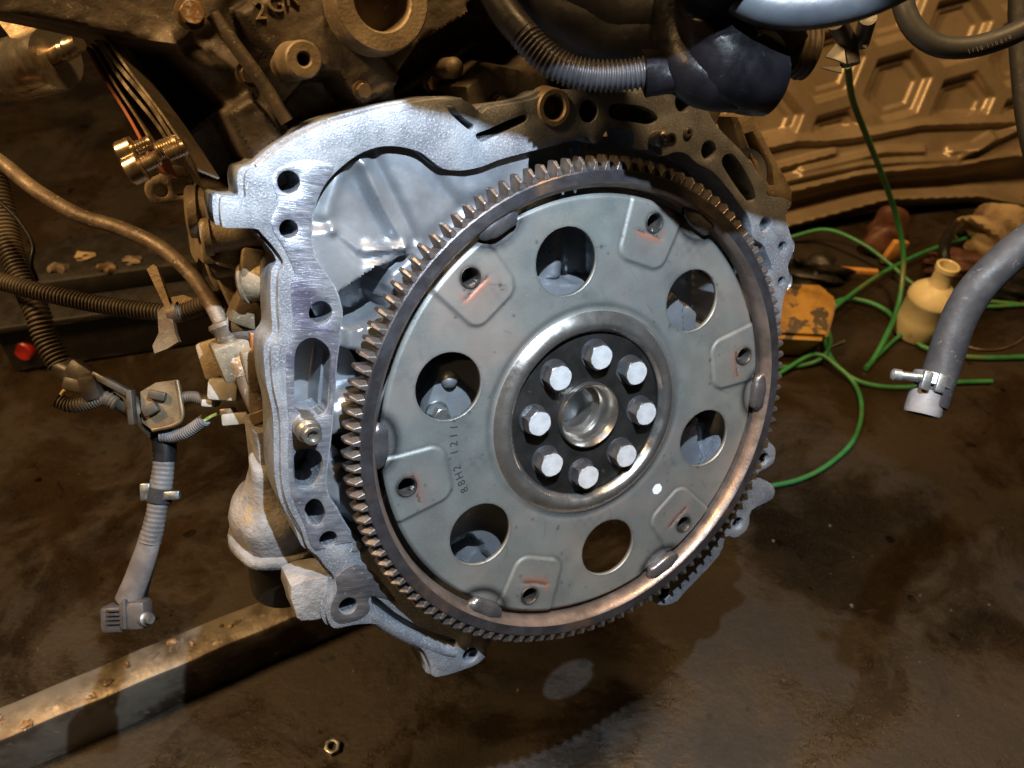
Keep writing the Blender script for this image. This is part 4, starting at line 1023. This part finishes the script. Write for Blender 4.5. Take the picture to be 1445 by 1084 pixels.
    M = Matrix.Translation(p) @ Matrix.Rotation(ang, 4, 'Z')
    t = empty('plastic_tub', mw=M); tag(t, 'black plastic drain tub with a red cap standing on the floor', 'tub')
    mw = Matrix.Translation((0, .075, .036)); box('tub_body', (.27, .15, .072), mw, 'tub_black', t, .010)
    box('tub_rim', (.285, .165, .010), Matrix.Translation((0, .075, .076)), 'tub_black', t, .004)
    box('tub_lid', (.20, .10, .03), Matrix.Translation((.02, .085, .094)), 'tub_black', t, .008)
    for k in range(5): blob('scrap', (-.05+.03*k, .06+.02*math.sin(k*2), .108), (.012, .008, .006), random.choice(['tan_rag', 'rust_tube', 'bracket_steel']), t, .4, k, 2)
    lathe('red_cap', [(0, 0), (.0125, 0), (.0132, .002), (.0130, .008), (.0112, .010), (.004, .0095), (0, .0085)], 'red_cap', t, 28, frame(M.inverted() @ FL(38, 492, .035), (-.45, -1, .25)))
build_left()

# ------------------------------------------------------------------ floor things at the right
def build_right():
    def hose(pts, label, r=.0046, group=None):
        o = tag(tube('air_hose', pts, r, 'green_hose', None, 12, step=.008), label, 'hose', group); return o
    f = lambda x, y, h=.0052: FL(x, y, h)
    hose([C(1196,92,.80), C(1203,140,.90), C(1222,190,.98), C(1246,250,1.06), C(1266,310,1.13), C(1275,365,1.16), C(1268,430,1.155), C(1250,475,1.12), f(1232,508), f(1222,520)], 'green air hose dropping in front of the hood to the floor', .0036)
    hose([f(1060,345,.006), f(1110,336,.012), f(1165,324,.03), f(1215,343,.03), f(1255,372,.02), f(1290,402,.012), f(1330,420,.0052), f(1380,432), f(1445,430), f(1520,424)], 'green air hose arching along the foot of the hood behind the cream bottle', .0029)
    hose([f(1105,470,.0052), f(1180,426,.008), f(1216,424,.008), f(1250,438,.008), f(1272,462,.006), f(1300,488), f(1340,500), f(1400,505), f(1520,500)], 'green air hose curving across the floor in front of the cream bottle', .0034)
    hose([f(1222,518), f(1262,480,.008), f(1300,452,.012), f(1340,432,.008), f(1385,425,.006), f(1500,436)], 'green air hose lying straight over the coil beside the cream bottle', .0028)
    hose([f(1080,520), f(1130,516), f(1160,505,.012), f(1172,480,.018), f(1160,452,.014), f(1170,500,.012), f(1200,532,.008), f(1240,545), f(1290,546), f(1340,540), f(1400,538)], 'green air hose looping beneath the hanging coolant hose', .0030)
    hose([f(1095,530,.0052), f(1150,500,.016), f(1185,520,.012), f(1208,545), f(1216,580), f(1204,622), f(1170,655), f(1130,676), f(1085,686), f(1030,690)], 'green air hose making a wide loop on the floor right of the flange', .0029)
    hose([f(1170,440,.02), f(1230,395,.02), f(1290,362,.018), f(1350,340,.016), f(1445,312,.016), f(1520,290,.016)], 'thin green air hose lying across the rags by the hood', .0030)
    # bottle
    p = FL(1290, 470); b = empty('squeeze_bottle', p); tag(b, 'cream plastic bottle with a narrow neck standing on the floor among green hoses', 'bottle')
    M = Matrix.Rotation(.06, 4, 'Y')
    lathe('bottle_body', [(0, .0006), (.027, .0006), (.0295, .004), (.030, .03), (.0295, .056), (.031, .058), (.031, .062), (.028, .070), (.019, .079), (.0140, .083)], 'cream_plastic', b, 40, M, 40)
    lathe('bottle_neck', [(.0140, .083), (.0125, .086), (.0120, .104), (.0145, .106), (.0145, .112), (.0125, .113), (.0110, .112), (.0105, .09), (0, .088)], 'cream_plastic', b, 32, M, 40)
    # yellow jug
    q = FL(1118, 502); y = empty('yellow_jug', q); tag(y, 'oily yellow plastic jug lying behind the right edge of the flange', 'jug')
    V = [(-.05, .0, .0006), (.012, -.004, .0006), (.026, .045, .0006), (-.05, .05, .0006), (-.055, -.020, .052), (.030, -.024, .050), (.052, .030, .074), (.030, .052, .082), (-.05, .05, .088)]
    bm = bmesh.new(); vs = [bm.verts.new(v) for v in V]
    bmesh.ops.convex_hull(bm, input=vs); bmesh.ops.dissolve_limit(bm, angle_limit=.12, verts=bm.verts, edges=bm.edges)
    bmesh.ops.bevel(bm, geom=list(bm.edges), offset=.006, segments=4, affect='EDGES'); bmesh.ops.recalc_face_normals(bm, faces=bm.faces)
    me = bpy.data.meshes.new('jug_body'); bm.to_mesh(me); bm.free(); smooth(me, 40); add('jug_body', me, 'yellow_plastic', y)
    # rags, offcuts
    def thing(name, o, label, cat): return tag(o, label, cat)
    def rest(name, px, py, size, m, seed, label, cat, amp=.35): return thing(name, blob(name, FL(px, py), size, m, None, amp, seed, 4), label, cat)
    rest('rag', 1398, 345, (.050, .03, .045), 'tan_rag', 3, 'crumpled tan rag lying at the foot of the hood', 'rag')
    rest('dark_rag', 1150, 392, (.040, .028, .022), 'tub_black', 4, 'dark oily rag lying between the flange and the green hoses', 'rag')
    rest('brick_scrap', 1355, 380, (.055, .025, .018), 'red_scrap', 5, 'reddish brown scrap behind the cream bottle', 'scrap', .2)
    rest('dark_scrap', 1405, 410, (.045, .035, .022), 'tub_black', 6, 'dark lump of scrap right of the cream bottle', 'scrap', .25)
    rest('brown_rag', 1242, 352, (.03, .02, .045), 'red_scrap', 8, 'brown crumpled rag behind the orange offcut', 'rag')
    a = FL(1256, 372); box_ = box('orange_offcut', (.028, .010, .040), Matrix.Translation(a+Vector((0, 0, .021))) @ Matrix.Rotation(.25, 4, 'Y') @ Matrix.Rotation(.3, 4, 'Z'), 'orange_scrap', None, .003)
    tag(box_, 'orange offcut standing upright by the foot of the hood', 'offcut')
    a = FL(1210, 386); tag(box('wood_strip', (.055, .008, .008), Matrix.Translation(a+Vector((0, 0, .0045))) @ Matrix.Rotation(-.12, 4, 'Z'), 'orange_scrap', None, .001), 'flat orange wood strip lying behind the yellow jug', 'strip')
    tag(tube('bottle_nozzle', [FL(1336, 378, .09), FL(1332, 352, .105), FL(1340, 330, .10), FL(1352, 320, .06), FL(1356, 330, .004)], .007, 'rubber', None, 14), 'black bent nozzle resting behind the neck of the cream bottle', 'nozzle')
    tag(tube('cable_tie', [FL(1172, 490, .003), FL(1192, 481, .006)], .0012, 'conduit_grey', None, 8, spline=False), 'short pale cable tie lying on the floor by the hose loop', 'cable tie')
    # thin brown wire coil
    P = [FL(1395+62*math.cos(t), 452+42*math.sin(t), .003) for t in np.linspace(2.6, -1.4, 14)]
    tag(tube('wire_coil', P, .0012, 'bracket_steel', None, 8, step=.006), 'thin brown wire curled on the floor behind the coolant hose', 'wire')
    # small things lying on the floor
    p = FL(470, 1056); M = Matrix.Translation(p) @ Matrix.Rotation(.5, 4, 'Z')
    o = plate('hex_nut', circle(0, 0, .0075, 6), [circle(0, 0, .0036, 18)], .0062, .0058, 'zinc', None, .0006, M)
    tag(o, 'small loose hex nut on the oily floor below the beam', 'nut')
    for k in range(20):
        px, py = random.uniform(40, 1420), random.uniform(560, 1070)
        if k < 8: px, py = random.uniform(1080, 1440), random.uniform(720, 1060)
        s = random.uniform(.0008, .0024)
        if abs(px-230) < 230 and py > 800: continue
        tag(blob('grit', FL(px, py), (s, s*random.uniform(.6, 1.2), s*.7), 'pebble', None, .35, k, 1), 'small pale crumb of grit on the dark floor', 'grit', 'crumbs of grit on the floor')
build_right()
